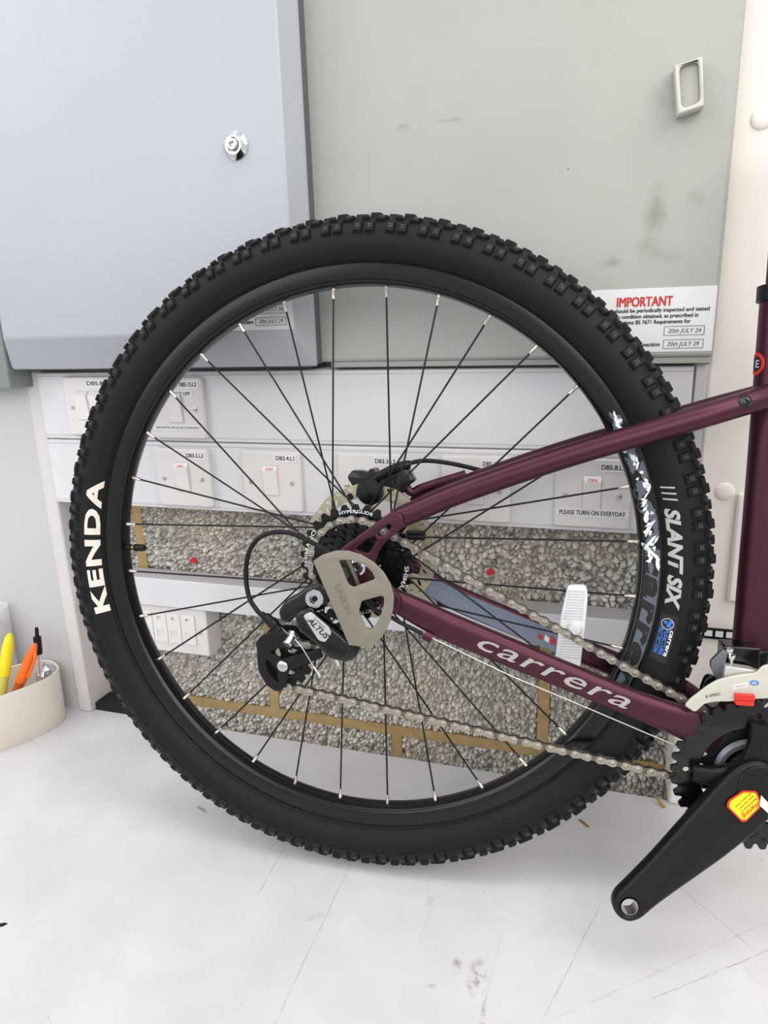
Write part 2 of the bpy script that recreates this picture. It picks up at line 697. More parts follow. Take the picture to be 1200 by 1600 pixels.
# ---- block wall: mortar backing with single blocks in front of it
mb = MB()
mb.box(-0.85, 0.75, YW + 0.014, YW + 0.12, -0.60, 0.30)
for zj in (-0.355, -0.135, 0.085):
    mb.box(-0.85, 0.75, YW + 0.002, YW + 0.013, zj - 0.008, zj + 0.008)
for zj0, zj1, xs_ in ((-0.575, -0.355, (-0.452, -0.028, 0.402)), (-0.355, -0.135, (-0.665, -0.234, 0.192)), (-0.135, 0.085, (-0.452, -0.022, 0.408))):
    for xj in xs_:
        mb.box(xj - 0.008, xj + 0.008, YW + 0.002, YW + 0.013, zj0 + 0.008, zj1 - 0.008)
wall_back = structure(mb.build('wall_back', M['mortar']), 'grey concrete block wall with ochre mortar behind the wheel')


def cap_field(x, z, sc, oy):
    d, p = noise.voronoi(Vector((x * sc, oy, z * sc)) + noise.noise_vector(Vector((x * sc * 0.6, oy, z * sc * 0.6))) * 0.22)
    hsh = math.sin(p[0].x * 12.9898 + p[0].z * 78.233 + p[0].y * 37.7) * 43758.5453
    hsh -= math.floor(hsh)
    r = 0.50 + 0.22 * hsh
    t = d[0] / r
    cap = math.sqrt(max(0.0, 1.0 - t * t))
    edge = min(1.0, max(0.0, (d[1] - d[0] - 0.05) / 0.15))
    return cap * edge, hsh


def pebble(x, z, coarse):
    a, ha = cap_field(x, z, coarse, 0.0)
    b, hb = cap_field(x, z, coarse * 1.9, 5.0)
    big = 0.0105 * a ** 0.45 * (0.80 + 0.20 * ha)
    sml = 0.0036 * b ** 0.5
    n = noise.noise(Vector((x * 95, 31.0, z * 95)))
    if n > 0.16:
        sml *= max(0.0, 1.0 - (n - 0.16) * 9.0)
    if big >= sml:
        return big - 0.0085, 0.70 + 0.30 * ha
    return sml - 0.0085, 0.30 + 0.22 * hb  # fines in the gaps coloured darker, shade between stones put into colour


def block_face(x0, x1, z0, z1, step, seed, coarse=120.0):
    cols = []
    nx, nz = max(2, int((x1 - x0) / step)), max(2, int((z1 - z0) / step))
    v, f = [], []
    for j in range(nz + 1):
        for i in range(nx + 1):
            x = x0 + (x1 - x0) * i / nx
            z = z0 + (z1 - z0) * j / nz
            ex = min(i, nx - i) / 3.0
            ez = min(j, nz - j) / 3.0
            e = min(1.0, ex, ez)
            jig = noise.noise(Vector((x * 60, seed, z * 60))) * 0.0045
            if i in (0, nx):
                x += jig
            if j in (0, nz):
                z += jig
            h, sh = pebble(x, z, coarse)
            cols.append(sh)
            v.append((x, YW - h + (1 - e) ** 2 * 0.006, z))
    w = nx + 1
    for j in range(nz):
        for i in range(nx):
            f.append((j * w + i, j * w + i + 1, (j + 1) * w + i + 1, (j + 1) * w + i))
    border = [i for i in range(w)] + [j * w + nx for j in range(1, nz + 1)] + [nz * w + i for i in range(nx - 1, -1, -1)] + \
             [j * w for j in range(nz - 1, 0, -1)]
    n = len(v)
    for b in border:
        v.append((v[b][0], YW + 0.03, v[b][2]))
        cols.append(0.8)
    L = len(border)
    for k in range(L):
        l = (k + 1) % L
        f.append((border[k], border[l], n + l, n + k))
    return v, f, cols


G2 = 0.0075
for (z0, z1, cuts) in ((-0.575, -0.355, (-0.82, -0.452, -0.028, 0.402, 0.72)),
                       (-0.355, -0.135, (-0.82, -0.665, -0.234, 0.192, 0.618)),
                       (-0.135, 0.085, (-0.82, -0.452, -0.022, 0.408, 0.72)),
                       (0.085, 0.295, (-0.82, -0.665, -0.234, 0.192, 0.618))):
    for a, b in zip(cuts[:-1], cuts[1:]):
        fine = 0.0013 if (z0 < 0.0 and b > -0.5 and a < 0.39) else 0.03
        q = MB()
        cs_ = 112.0 if (z0 > -0.2 and b > 0.0) else 150.0
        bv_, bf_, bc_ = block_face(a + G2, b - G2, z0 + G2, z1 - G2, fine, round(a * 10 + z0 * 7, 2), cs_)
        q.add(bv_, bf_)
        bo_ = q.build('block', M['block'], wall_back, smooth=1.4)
        at_ = bo_.data.attributes.new('stone_gap_shade', 'FLOAT', 'POINT')
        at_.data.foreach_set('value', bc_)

# ---- painted boarding left and right, corner trim
mb = MB()
mb.box(-1.30, -0.5740, 0.150, 0.33, Z_BENCH, 1.1)
wl = structure(mb.build('wall_left', M['wall_white']), 'white painted panel left of the trunking')
mb = MB()
mb.box(-0.5738, -0.5490, 0.148, 0.33, Z_BENCH, 0.199)
structure(mb.build('trim_1', M['wall_return'], bevel=0.003), 'painted corner post beside the trunking end')
mb = MB()
mb.box(0.3590, 1.3, 0.150, 0.33, Z_BENCH, 1.1)
wr = structure(mb.build('wall_right', M['wall_cream'], bevel=0.004), 'white painted panel right of the grey cabinet')
for (x, z) in ((0.3875, 0.4385), (0.3885, 0.0567)):
    q = MB()
    q.lathe([(0, 0.0105), (0.0012, 0.0102), (0.0028, 0.008), (0.0034, 0.003)], (x, 0.150, z), (0, -1, 0), 24)
    q.build('screw_cap', M['wall_cream'], wr, smooth=0.9)
q = MB()
q.box(0.402, 0.47, 0.143, 0.152, -0.075, 0.056)
q.build('raised_cover', M['wall_cream'], wr, bevel=0.003)
mb = MB()
mb.box(0.3470, 0.3588, 0.147, 0.30, 0.0, 0.199)
structure(mb.build('trim_2', M['wall_white'], bevel=0.001), 'white post between trunking end and right panel')

# black slotted strip on the right panel
fs = empty('slotted_strip', (0.342, 0.150, -0.118))
tag(fs, 'black strip with a row of white slots behind the seat tube', 'strip')
mb = MB()
mb.box(0, 0.13, -0.004, -0.0005, -0.0065, 0.0065)
mb.build('strip_body', M['plastic_black'], fs)
for k in range(8):
    q = MB()
    q.box(0.016 + k * 0.0118, 0.0245 + k * 0.0118, -0.0044, -0.0038, -0.0032, 0.0042)
    q.build('slot', M['print_white'], fs)

# ---- floor of the workshop, below the picture
mb = MB()
mb.box(-2.6, 2.6, -4.2, 0.33, Z_BENCH - 0.95, Z_BENCH - 0.90)
structure(mb.build('floor', mat('floor_vinyl', (150, 148, 145), 0.6, var=0.1, vscale=4)), 'grey workshop floor')

# ---- bench
SCR = [(0.3587, 0.0074, 0.4266, -0.063, 0.0007, 0.65), (0.4365, -0.0565, 0.3228, -0.1416, 0.0008, 0.8), (0.2764, -0.0383, 0.224, -0.195, 0.0007, 0.7),
       (-0.0094, -0.0524, -0.0105, -0.2608, 0.0008, 0.55), (-0.1160, -0.048, -0.111, -0.08, 0.001, 0.4), (-0.0967, -0.0542, -0.0952, -0.1259, 0.0013, 0.4),
       (0.2268, -0.1942, 0.4439, -0.0184, 0.0007, 0.35), (-0.088, -0.056, -0.090, -0.105, 0.0008, 0.35), (0.372, -0.01, 0.420, -0.10, 0.0006, 0.3),
       (0.10, -0.09, 0.095, -0.14, 0.0008, 0.3), (0.178, -0.10, 0.17, -0.21, 0.0008, 0.35)]
STN = [(0.1605, -0.1665, 0.012, 0.026, 0.1, 0.85), (0.1397, -0.1576, 0.006, 0.012, 0.2, 0.8), (0.172, -0.20, 0.003, 0.035, 0.1, 0.5),
       (0.120, -0.185, 0.012, 0.003, 0.3, 0.5), (0.096, -0.085, 0.006, 0.010, 0.0, 0.35), (-0.02, -0.14, 0.02, 0.006, 0.4, 0.3)]
mb = MB()
mb.box(-1.3, 1.3, -0.80, 0.158, -0.040, 0.0)
bench = bpy.data.objects.new('workbench', mb.mesh('workbench', bench_material(SCR, STN)))
bench.location = (0, 0, Z_BENCH)
link(bench)
tag(bench, 'white painted workbench top with scratches and dirt under the wheel', 'workbench')

mb = MB()
mb.box(-0.548, -0.40, 0.1585, 0.198, Z_BENCH - 0.06, Z_BENCH + 0.013)
o = mb.build('gap_block', M['dark_void'], bevel=0.002)  # added black block stands in for the dark gap behind the bench
tag(o, 'added black block standing in for the dark gap behind the bench edge by the corner post', 'gap block')

# ================================================================== CABINETS
# left: door with splayed rim
cl = empty('electrical_cabinet', (-0.32, 0.12, 0.21))
tag(cl, 'cool grey steel electrical cabinet with chrome lock, left of the two', 'cabinet', 'wall cabinets')


def rel(parent):
    return Vector(parent.location) - Vector((0, 0, H))


def shift(mbuilder, parent):
    off = rel(parent)
    mbuilder.v = [p - off for p in mbuilder.v]
    return mbuilder


mb = MB()
xa, xb, za, zt = -0.5325, -0.1000, 0.2480, 1.05
oa, ob, oz = -0.5535, -0.0870, 0.2050
mb.add([(xa, 0.08, za), (xb, 0.08, za), (xb, 0.08, zt), (xa, 0.08, zt),
        (oa, 0.108, oz), (ob, 0.108, oz), (ob, 0.108, zt), (oa, 0.108, zt),
        (oa, 0.113, oz), (ob, 0.113, oz), (ob, 0.113, zt), (oa, 0.113, zt)],
       [(0, 1, 2, 3), (0, 4, 5, 1), (1, 5, 6, 2), (0, 3, 7, 4), (3, 2, 6, 7), (4, 8, 9, 5), (5, 9, 10, 6), (4, 7, 11, 8), (7, 6, 10, 11), (8, 11, 10, 9)])
shift(mb, cl).build('door', M['cab_left'], cl, bevel=0.0045, bseg=3)
mb = MB()
mb.box(-0.545, -0.0880, 0.1135, 0.1296, 0.2075, 1.05)
shift(mb, cl).build('gasket', M['cab_dark'], cl)
mb = MB()
mb.box(-0.70, -0.5590, 0.105, 0.149, 0.178, 0.60)
shift(mb, cl).build('back_box', M['cab_grey'], cl, bevel=0.002)
mb = MB()
mb.box(-0.545, -0.1120, 0.1500, 0.2035, 0.1995, 0.2130)
shift(mb, cl).build('bottom_plate', M['cab_dark'], cl)
lk = MB()
lx, lz = -0.1585, 0.4508
lk.lathe([(0, 0.0150), (0.002, 0.0150), (0.006, 0.0110), (0.0075, 0.0100), (0.0075, 0.0078), (0.0045, 0.0070), (0.0045, 0.001)], (lx, 0.0800, lz), (0, -1, 0), 36)
lock = shift(lk, cl).build('lock', M['chrome'], cl, smooth=0.5)
q = MB()
q.lathe([(0, 0.0066), (0.0055, 0.0062), (0.0062, 0.0055), (0.0062, 0.0032), (0.0035, 0.0030), (0.0035, 0.0005)], (lx, 0.0752, lz), (0, -1, 0), 28)
q.box(lx - 0.001, lx + 0.001, 0.0682, 0.0700, lz + 0.002, lz + 0.0060)
shift(q, cl).build('lock_core', M['alloy'], lock, smooth=0.5)


def notice(parent, x1, y, ztop, width, height, full):
    """white vinyl notice with print; x1 = right edge"""
    off = rel(parent)
    x0 = x1 - width
    n = plate('notice', [rect(x0 - off.x, x1 - off.x, ztop - height - off.z, ztop - off.z)], y - 0.0003 - off.y, 0.0005, M['paper'], parent)
    yy = y - 0.0009 - off.y
    X = lambda x: x - off.x
    Z = lambda z: z - off.z

    def frame(xa_, xb_, za_, zb_):
        t = 0.0004
        m_ = outline_mesh('print_box', [rect(X(xa_), X(xb_), Z(za_), Z(zb_)), rect(X(xa_ + t), X(xb_ - t), Z(za_ + t), Z(zb_ - t))], 0.0002, M['print_black'])
        put('print_box', m_, n, Matrix.Translation((0, yy, 0)))

    if full:
        wall_text('lettering', 'IMPORTANT', X(x1 - 0.0990), yy, Z(ztop - 0.0186), 0.0098, M['print_red'], n, width=0.0560, twice=0.0007)
        for k, (t, dx, w) in enumerate((('should be periodically inspected and tested', -0.1010, 0.0950), ('s condition obtained, as prescribed in', -0.0965, 0.0800),
                                        ('lations BS 7671 Requirements for', -0.0935, 0.0700))):
            wall_text('lettering', t, X(x1 + dx), yy, Z(ztop - 0.0247 - k * 0.0061), 0.0040, M['print_black'], n, width=w, twice=0.0003)
    hx = x1 - 0.0490
    frame(hx, hx + 0.0400, ztop - 0.0495, ztop - 0.0398)
    frame(hx, hx + 0.0400, ztop - 0.0632, ztop - 0.0538)
    wall_text('lettering', '20th JULY 24', X(hx + 0.004), yy, Z(ztop - 0.0468), 0.0044, M['print_black'], n, width=0.0330, shear=0.3)
    wall_text('lettering', '20th JULY 29', X(hx + 0.004), yy, Z(ztop - 0.0606), 0.0044, M['print_black'], n, width=0.0320, shear=0.3)
    wall_text('lettering', 'inspection', X(hx - 0.0275), yy, Z(ztop - 0.0606), 0.0042, M['print_black'], n, width=0.0240, twice=0.0003)
    return n


notice(cl, -0.1015, 0.0800, 0.3180, 0.100, 0.068, False)

# right: flat door with pull handle
cr = empty('electrical_cabinet', (0.14, 0.14, 0.20))
tag(cr, 'warm grey steel cabinet with scuffed door and small pull handle', 'cabinet', 'wall cabinets')
mb = MB()
mb.box(-0.1100, 0.3610, 0.130, 0.1448, 0.2085, 1.05)
DM = mat('cabinet_door_scuffed', (173, 174, 167), 0.45, var=0.06, vscale=7, dirt=(136, 132, 120), dirt_amt=0.3, dscale=7, bump=0.1, bscale=200)
GR = (104, 101, 92)
smudged(DM, [(0.1563, 0.157, 0.020, 0.038, 0.5, GR), (0.1892, 0.1667, 0.013, 0.012, 0.45, GR), (0.1495, 0.1199, 0.020, 0.018, 0.4, GR), (0.1115, 0.1091, 0.016, 0.007, 0.6, GR),
             (0.1640, 0.262, 0.030, 0.034, 0.35, GR), (0.0632, 0.205, 0.0012, 0.0012, 1.0, (40, 40, 40)), (-0.060, 0.2645, 0.022, 0.003, 0.6, GR), (0.0449, 0.1966, 0.010, 0.004, 0.3, GR),
             (-0.118, 0.262, 0.010, 0.006, 0.5, GR), (0.172, 0.1123, 0.018, 0.012, 0.4, GR)])
door = shift(mb, cr).build('door', DM, cr, bevel=0.004, bseg=3)
mb = MB()
mb.box(-0.0780, 0.3585, 0.134, 0.149, 0.2015, 0.2084)
shift(mb, cr).build('bottom_lip', M['cab_right'], cr, bevel=0.001)
mb = MB()
mb.box(-0.0780, 0.3455, 0.1495, 0.2035, 0.1995, 0.2080)
shift(mb, cr).build('bottom_plate', M['cab_dark'], cr)
notice(cr, 0.3585, 0.130, 0.2810, 0.150, 0.0665, True)
# handle: shallow cupped pull
off = rel(cr)
ho = [(0.3000, 0.4850), (0.3245, 0.4895), (0.3295, 0.4470), (0.3060, 0.4415)]
hi = [(0.3043, 0.4838), (0.3212, 0.4872), (0.3262, 0.4505), (0.3094, 0.4462)]
ho = [(a - off.x, b - off.z) for a, b in ho]
hi = [(a - off.x, b - off.z) for a, b in hi]
hand = plate('handle', [ho, round_poly(hi, 0.006, 5)], 0.1210 - off.y, 0.018, M['handle'], cr, bevel=0.0016)
put('handle_cup', outline_mesh('handle_cup', [round_poly(hi, 0.006, 5)], 0.0110, M['cab_right'], 0.001), hand, Matrix.Translation((0, 0.1230 - off.y, 0)))

# ================================================================== TRUNKING AND SWITCHES
tr = empty('cable_trunking', (-0.1, 0.2, 0.0))
tag(tr, 'white two-bay plastic cable trunking carrying the switches', 'trunking')
mb = MB()
mb.box(-0.5485, 0.3465, 0.152, 0.2045, 0.0008, 0.1985)
shift(mb, tr).build('trunking_base', M['pvc'], tr, bevel=0.0015)
for (z0, z1) in ((0.0020, 0.0995), (0.1015, 0.1975)):
    q = MB()
    q.box(-0.5480, 0.3440, YT, 0.1519, z0, z1)
    ld = shift(q, tr).build('trunking_lid', M['pvc'], tr, bevel=0.0012)
    for zz in (z0 + 0.0045, z1 - 0.0055):
        g = MB()
        g.box(-0.5480, 0.3440, YT - 0.0006, YT + 0.0004, zz, zz + 0.0010)
        shift(g, tr).build('lid_ridge', M['pvc_side'], ld)

lo = empty('cable_trunking', (-0.1, 0.2, -0.14))
tag(lo, 'narrow white cable trunking running across the bare blocks', 'trunking')
mb = MB()
mb.box(-0.549, 0.3585, 0.164, 0.2040, -0.1635, -0.1190)
shift(mb, lo).build('trunking_base', M['pvc_side'], lo, bevel=0.001)
mb = MB()
mb.box(-0.549, 0.3580, 0.1605, 0.1639, -0.1640, -0.1180)
shift(mb, lo).build('trunking_lid', M['pvc'], lo, bevel=0.001)


def screw(parent, x, y, z, r=0.0033):
    s = MB()
    s.lathe([(0, r), (0.0008, r), (0.0012, r * 0.7)], (x, y, z), (0, -1, 0), 16)
    so = s.build('screw', M['cog_small'] if False else M['alloy'], parent, smooth=0.6)
    a = random.uniform(0, PI)
    c, sn = math.cos(a), math.sin(a)
    k = MB()
    k.tube([(x - c * r * 0.8, y - 0.0011, z - sn * r * 0.8), (x + c * r * 0.8, y - 0.0011, z + sn * r * 0.8)], 0.00035, 6)
    k.build('screw_slot', M['print_black'], so)


def switch(x0, z0, label, code, on=True, tapes=(), rx=0.043, ry=0.043, two=False, codex=None):
    """86 mm switch plate; x0, z0 its lower left corner"""
    root = empty('switch_plate', (x0, YT, z0))
    tag(root, label, 'switch', 'switches on the trunking')
    plate('face_plate', [round_poly(rect(0, 0.0865, 0, 0.0835), 0.004, 3)], -0.0046, 0.0088, M['plate'], root, bevel=0.0022)
    yf = -0.0091
    screw(root, 0.0125, yf, 0.0405)
    screw(root, 0.0740, yf, 0.0405)
    for dx in ((-0.012, 0.012) if two else (0.0,)):
        cx = rx + dx
        s = MB()
        w, h = 0.0105, 0.0205
        z_c = ry
        s.add([(cx - w, yf, z_c - h), (cx + w, yf, z_c - h), (cx + w, yf, z_c + h), (cx - w, yf, z_c + h),
               (cx - w + 0.0006, yf - 0.0016, z_c - h + 0.0006), (cx + w - 0.0006, yf - 0.0016, z_c - h + 0.0006),
               (cx + w - 0.0006, yf - 0.0062, z_c + h - 0.0058), (cx - w + 0.0006, yf - 0.0062, z_c + h - 0.0058)],
              [(4, 5, 6, 7), (0, 1, 5, 4), (1, 2, 6, 5), (3, 0, 4, 7), (2, 3, 7, 6)])
        rk = s.build('rocker', M['rocker'], root)
        t = MB()
        t.ring([(-w - 0.0007, -h - 0.0007), (w + 0.0007, -h - 0.0007), (w + 0.0007, h + 0.0007), (-w - 0.0007, h + 0.0007)],
               [(-w, -h), (w, -h), (w, h), (-w, h)], yf - 0.0002, yf + 0.0008, (cx, z_c))
        t.build('rocker_gap', M['pvc_side'], root)
        if on:
            # ON print on the sloping top edge of the rocker
            def mp(a, b, cx=cx, z_c=z_c):
                return Vector((cx - 0.0052 + a, yf - 0.0058 + b * 1.0 - 0.0002, z_c + h - 0.0054 + b * 0.95))
            lettering('lettering', 'ON', mp, 0.0032, M['print_red'], rk, width=0.0104, bold=0.02)
    if code:
        cx = codex if codex is not None else 0.0865 - 0.034
        tp = plate('label_tape', [rect(cx - 0.002, cx + 0.0290, 0.0690, 0.0795)], yf - 0.0003, 0.0005, M['dymo'], root)
        wall_text('lettering', code, cx, yf - 0.0009, 0.0718, 0.0056, M['print_black'], tp, width=0.0265, twice=0.00025)
    for (t, a, b, c, d, hh) in tapes:
        tp = plate('label_tape', [rect(a, b, c, d)], yf - 0.0003, 0.0005, M['dymo'], root)
        wall_text('lettering', t, a + 0.0035, yf - 0.0009, (c + d) / 2 - hh / 2, hh, M['print_black'], tp, width=(b - a) - 0.007, twice=0.0002 if hh > 0.004 else 0.0)
    return root


switch(-0.4955, 0.1085, 'twin rocker switch plate half hidden by tyre at trunking left end', 'DB5.8', on=False, two=True, codex=0.043)
switch(-0.3545, 0.1065, 'switch plate with shut-off tape labelled DB5.15.L2', 'DB5.15.L2', on=False,
       tapes=(('SHUT OFF', 0.036, 0.072, 0.0580, 0.0665, 0.0046), ('TURN SWITCH OFF INCASE OF EMERGENCY', 0.004, 0.083, 0.0120, 0.0190, 0.0030)))
switch(-0.3550, 0.0085, 'rocker switch plate labelled DB3.2.L3', 'DB3.2.L3')
switch(-0.2170, 0.0085, 'rocker switch plate labelled DB3.4.L1', 'DB3.4.L1')
switch(-0.0772, 0.0085, 'switch plate labelled DB3.3.L3 behind the brake caliper', 'DB3.3.L3', on=False)
switch(0.0615, 0.0090, 'switch plate labelled DB5.16.L3 behind the seat stay', 'DB5.16.L3', on=False)
switch(0.2005, 0.0090, 'yellowed switch plate taped PLEASE TURN ON EVERYDAY', 'DB5.8.L2',
       tapes=(('PLEASE TURN ON EVERYDAY', 0.003, 0.0855, 0.0140, 0.0235, 0.0056),))

# data outlet under the narrow trunking
do = empty('data_outlet', (-0.4640, 0.1655, -0.2440))
tag(do, 'white data outlet box numbered 49 to 51 under the narrow trunking', 'outlet')
mb = MB()
mb.box(0, 0.1460, 0.0, 0.039, 0, 0.0785)
mb.build('box', M['plate'], do, bevel=0.002)
for k, t in enumerate(('52', '51', '50', '49')):
    x = 0.0245 + k * 0.0255
    me = outline_mesh('socket_module', [rect(x, x + 0.0240, 0.018, 0.068), rect(x + 0.0055, x + 0.0185, 0.026, 0.0385)], 0.0020, M['rocker'])
    m_ = put('socket_module', me, do, Matrix.Translation((0, -0.0011, 0)))
    s = MB()
    s.box(x + 0.0055, x + 0.0185, -0.0004, 0.0004, 0.026, 0.0385)
    s.build('shutter', M['plate'], m_)
    tp = plate('label_tape', [rect(x + 0.006, x + 0.016, 0.0565, 0.0640)], -0.0012, 0.0004, M['dymo'], m_)
    wall_text('lettering', t, x + 0.0085, -0.0017, 0.0582, 0.0040, M['print_black'], tp, width=0.0052)
screw(do, 0.0125, -0.0001, 0.0400)
screw(do, 0.1330, -0.0001, 0.0400)

# red plugs in the blocks
for (x, z, lab) in ((-0.3530, -0.0990, 'red plastic wall plug in the blocks left of the cable loop'), (0.1160, -0.0810, 'red plastic wall plug in the blocks above the chain')):
    q = MB()
    q.lathe([(0, 0.0042), (0.003, 0.0046), (0.004, 0.0036), (0.004, 0.0020), (0.001, 0.0018)], (x, YW - 0.001, z), (0, -1, 0.1), 10)
    q.box(x - 0.006, x + 0.005, YW - 0.0045, YW - 0.001, z - 0.0035, z + 0.0018)
    tag(q.build('wall_plug', M['red_plug'], smooth=0.7), lab, 'wall plug', 'red wall plugs')

# ================================================================== THE BICYCLE
bike = empty('bicycle', (0, 0, 0))
tag(bike, 'purple mountain bike with knobbly black tyre, rear end seen from drive side', 'bicycle')
bike.rotation_euler = (Matrix.Rotation(0.0793349, 3, 'Z') @ Matrix.Rotation(-0.1300649, 3, 'X')).to_euler()

# ---- tyre
TR, TA, TB = 0.3365, 0.0270, 0.0262


def tyre_pt(a):
    return TR + TA * math.cos(a), TB * math.sin(a)


prof = []
NA = 44
for k in range(NA + 1):
    a = math.radians(-138 + 276 * k / NA)
    r, y = tyre_pt(a)
    prof.append((r, y))
prof = [(0.3105, -0.0108), (0.3150, -0.0126)] + prof + [(0.3150, 0.0126), (0.3105, 0.0108)]
mb = MB()
mb.wheel(prof, 192, closed=True)
tyre = mb.build('tyre', M['rubber'], bike, smooth=1.0)

# knobs
NP = 64


def knob_mesh(name, lt, lb, h, taper=0.72, h_ridge=False, skew=0.0):
    k = MB()
    a, b = lt / 2, lb / 2
    base = [(-a, -b, -0.0012), (a, -b, -0.0012), (a, b, -0.0012), (-a, b, -0.0012)]
    mid = [(x * 0.86 + skew * y * 0.86, y * 0.86, h * 0.72) for x, y, _ in base]
    top = [(x * taper + skew * y * taper, y * taper, h) for x, y, _ in base]
    base = [(x + skew * y, y, z) for x, y, z in base]
    k.add(base + mid + top, [(0, 1, 5, 4), (1, 2, 6, 5), (2, 3, 7, 6), (3, 0, 4, 7), (4, 5, 9, 8), (5, 6, 10, 9), (6, 7, 11, 10), (7, 4, 8, 11), (8, 9, 10, 11)])
    if h_ridge:
        k.cur = 1
        w = a * taper * 0.72
        for (x0, x1, y0, y1) in ((-w, w, 0.0018, 0.00225), (-w, w, -0.0012, -0.00075), (-w * 0.42, -w * 0.28, -0.0012, 0.0022), (w * 0.28, w * 0.42, -0.0012, 0.0022)):
            k.box(x0, x1, y0, y1, h - 0.0002, h + 0.00025)
    return k


def knob_matrix(th, al):
    rho = Vector((math.sin(th), 0, math.cos(th)))
    tau = Vector((math.cos(th), 0, -math.sin(th)))
    yh = Vector((0, 1, 0))
    r, y = tyre_pt(al)
    p = rho * r + yh * (-y)
    n = (rho * (math.cos(al) / TA) - yh * (math.sin(al) / TB)).normalized()
    c = n.cross(tau)
    m = Matrix((tau, c, n)).transposed().to_4x4()
    m.translation = p
    return m


KM = [M['rubber'], M['rubber_edge']]
k_side = knob_mesh('side_knob', 0.0100, 0.0125, 0.0031, 0.74, True).mesh('side_knob', KM)
k_trA = knob_mesh('shoulder_knob', 0.0100, 0.0080, 0.0035, 0.70, True, 0.45).mesh('shoulder_knob', KM)
k_trB = knob_mesh('shoulder_knob', 0.0090, 0.0075, 0.0035, 0.70, False, -0.35).mesh('shoulder_knob', KM)
stuffb = MB()


def add_knob(th, al, me, src):
    if al > 0.35:
        put(me.name.split('.')[0], me, tyre, knob_matrix(th, al))
    else:
        k = src
        mtx = knob_matrix(th, al)
        stuffb.cur = 0
        stuffb.add([mtx @ p for p in k.v], k.f)


s_side = knob_mesh('x', 0.0108, 0.0125, 0.0036, 0.74)
s_tr = knob_mesh('x', 0.0100, 0.0085, 0.0040, 0.72, False, 0.4)
s_ce = knob_mesh('x', 0.0115, 0.0095, 0.0042, 0.72, False, 0.15)
for i in range(NP):
    t0 = 2 * PI * i / NP + 0.03
    dt = 2 * PI / NP
    for s in (1, -1):
        for o_ in (-0.185, 0.185):
            add_knob(t0 + (o_ + (0.25 if s < 0 else 0)) * dt, s * math.radians(64), k_side, s_side)
        add_knob(t0 + (0.5 + (0.25 if s < 0 else 0)) * dt, s * math.radians(38), k_trA, s_tr)
        add_knob(t0 + (0.0 + (0.25 if s < 0 else 0)) * dt, s * math.radians(33), k_trB, s_tr)
    add_knob(t0 + 0.25 * dt, math.radians(9), k_trA, s_ce)
    add_knob(t0 + 0.75 * dt, math.radians(-9), k_trA, s_ce)
tread = stuffb.build('tread', M['rubber'], tyre)
tread['kind'] = 'stuff'


def on_tyre(th_deg, r0, lift=0.00035):
    """text map: along = clockwise arc, up = outwards, on the near sidewall"""
    th0 = math.radians(th_deg)

    def f(a, b):
        r = r0 + b
        th = th0 + a / r0
        ca = max(-1, min(1, (r - TR) / TA))
        y = -(TB * math.sqrt(max(0, 1 - ca * ca)) + lift)
        return Vector((r * math.sin(th), y, r * math.cos(th)))
    return f


lettering('lettering', 'KENDA', on_tyre(-103.6, 0.3185), 0.0150, M['print_cream'], tyre, width=0.3185 * math.radians(28.6), bold=0.040, spacing=1.14, maxlen=0.004)
lettering('lettering', 'SLANT SIX', on_tyre(77.9, 0.3205), 0.0118, M['print_grey'], tyre, width=0.3205 * math.radians(18.0), bold=0.045, shear=0.28, maxlen=0.004)
for k in range(3):
    bar = MB()
    f = on_tyre(74.1 + k * 1.05, 0.3205)
    nseg = 5
    vv = [f(-0.0012 + 0.0032 * (j / nseg) + e, 0.0125 * j / nseg) for j in range(nseg + 1) for e in (0.0, 0.0017)]
    bar.add(vv, [(2 * j, 2 * j + 1, 2 * j + 3, 2 * j + 2) for j in range(nseg)])
    bar.build('print_bar', M['print_grey'], tyre)
# puncture protection mark: dark patch, round emblem, three lines
pt = MB()
f = on_tyre(97.0, 0.3180, 0.0002)
vv, ff = [], []
for j in range(9):
    for i in range(20):
        vv.append(f(0.0480 * i / 19, 0.0160 * j / 8))
for j in range(8):
    for i in range(19):
        ff.append((j * 20 + i, j * 20 + i + 1, (j + 1) * 20 + i + 1, (j + 1) * 20 + i))
pt.add(vv, ff).build('print_patch', M['print_black'], tyre)
f = on_tyre(98.0, 0.3255, 0.0006)
em = MB()
ro, ri = [], []
for i in range(36):
    a = 2 * PI * i / 36
    ro.append(f(0.0035 + (0.0057 + (0.0004 if i % 2 else -0.0002)) * math.cos(a), 0.0057 * math.sin(a)))
    ri.append(f(0.0035 + 0.0049 * math.cos(a), 0.0049 * math.sin(a)))
em.add(ro + ri, [(i, (i + 1) % 36, 36 + (i + 1) % 36, 36 + i) for i in range(36)]).build('emblem_ring', M['print_grey'], tyre)
for (a, b, s) in ((0.0015, 0.0022, 0.0019), (0.0048, 0.0010, 0.0021), (0.0022, -0.0020, 0.0017), (0.0058, 0.0028, 0.0012)):
    e2 = MB()
    e2.add([f(a + s * math.cos(2 * PI * i / 6), b + s * math.sin(2 * PI * i / 6)) for i in range(6)], [tuple(range(6))])
    e2.build('emblem_cell', M['print_blue'], tyre)
lettering('lettering', 'carrera', on_tyre(99.6, 0.3292), 0.0040, M['print_white'], tyre, width=0.0275, bold=0.02, shear=0.2, maxlen=0.004)
lettering('lettering', 'PUNCTURE', on_tyre(99.6, 0.3243), 0.0038, M['print_blue'], tyre, width=0.0270, bold=0.02, maxlen=0.004)
lettering('lettering', 'PROTECTION', on_tyre(99.3, 0.3195), 0.0036, M['print_blue'], tyre, width=0.0280, bold=0.02, maxlen=0.004)

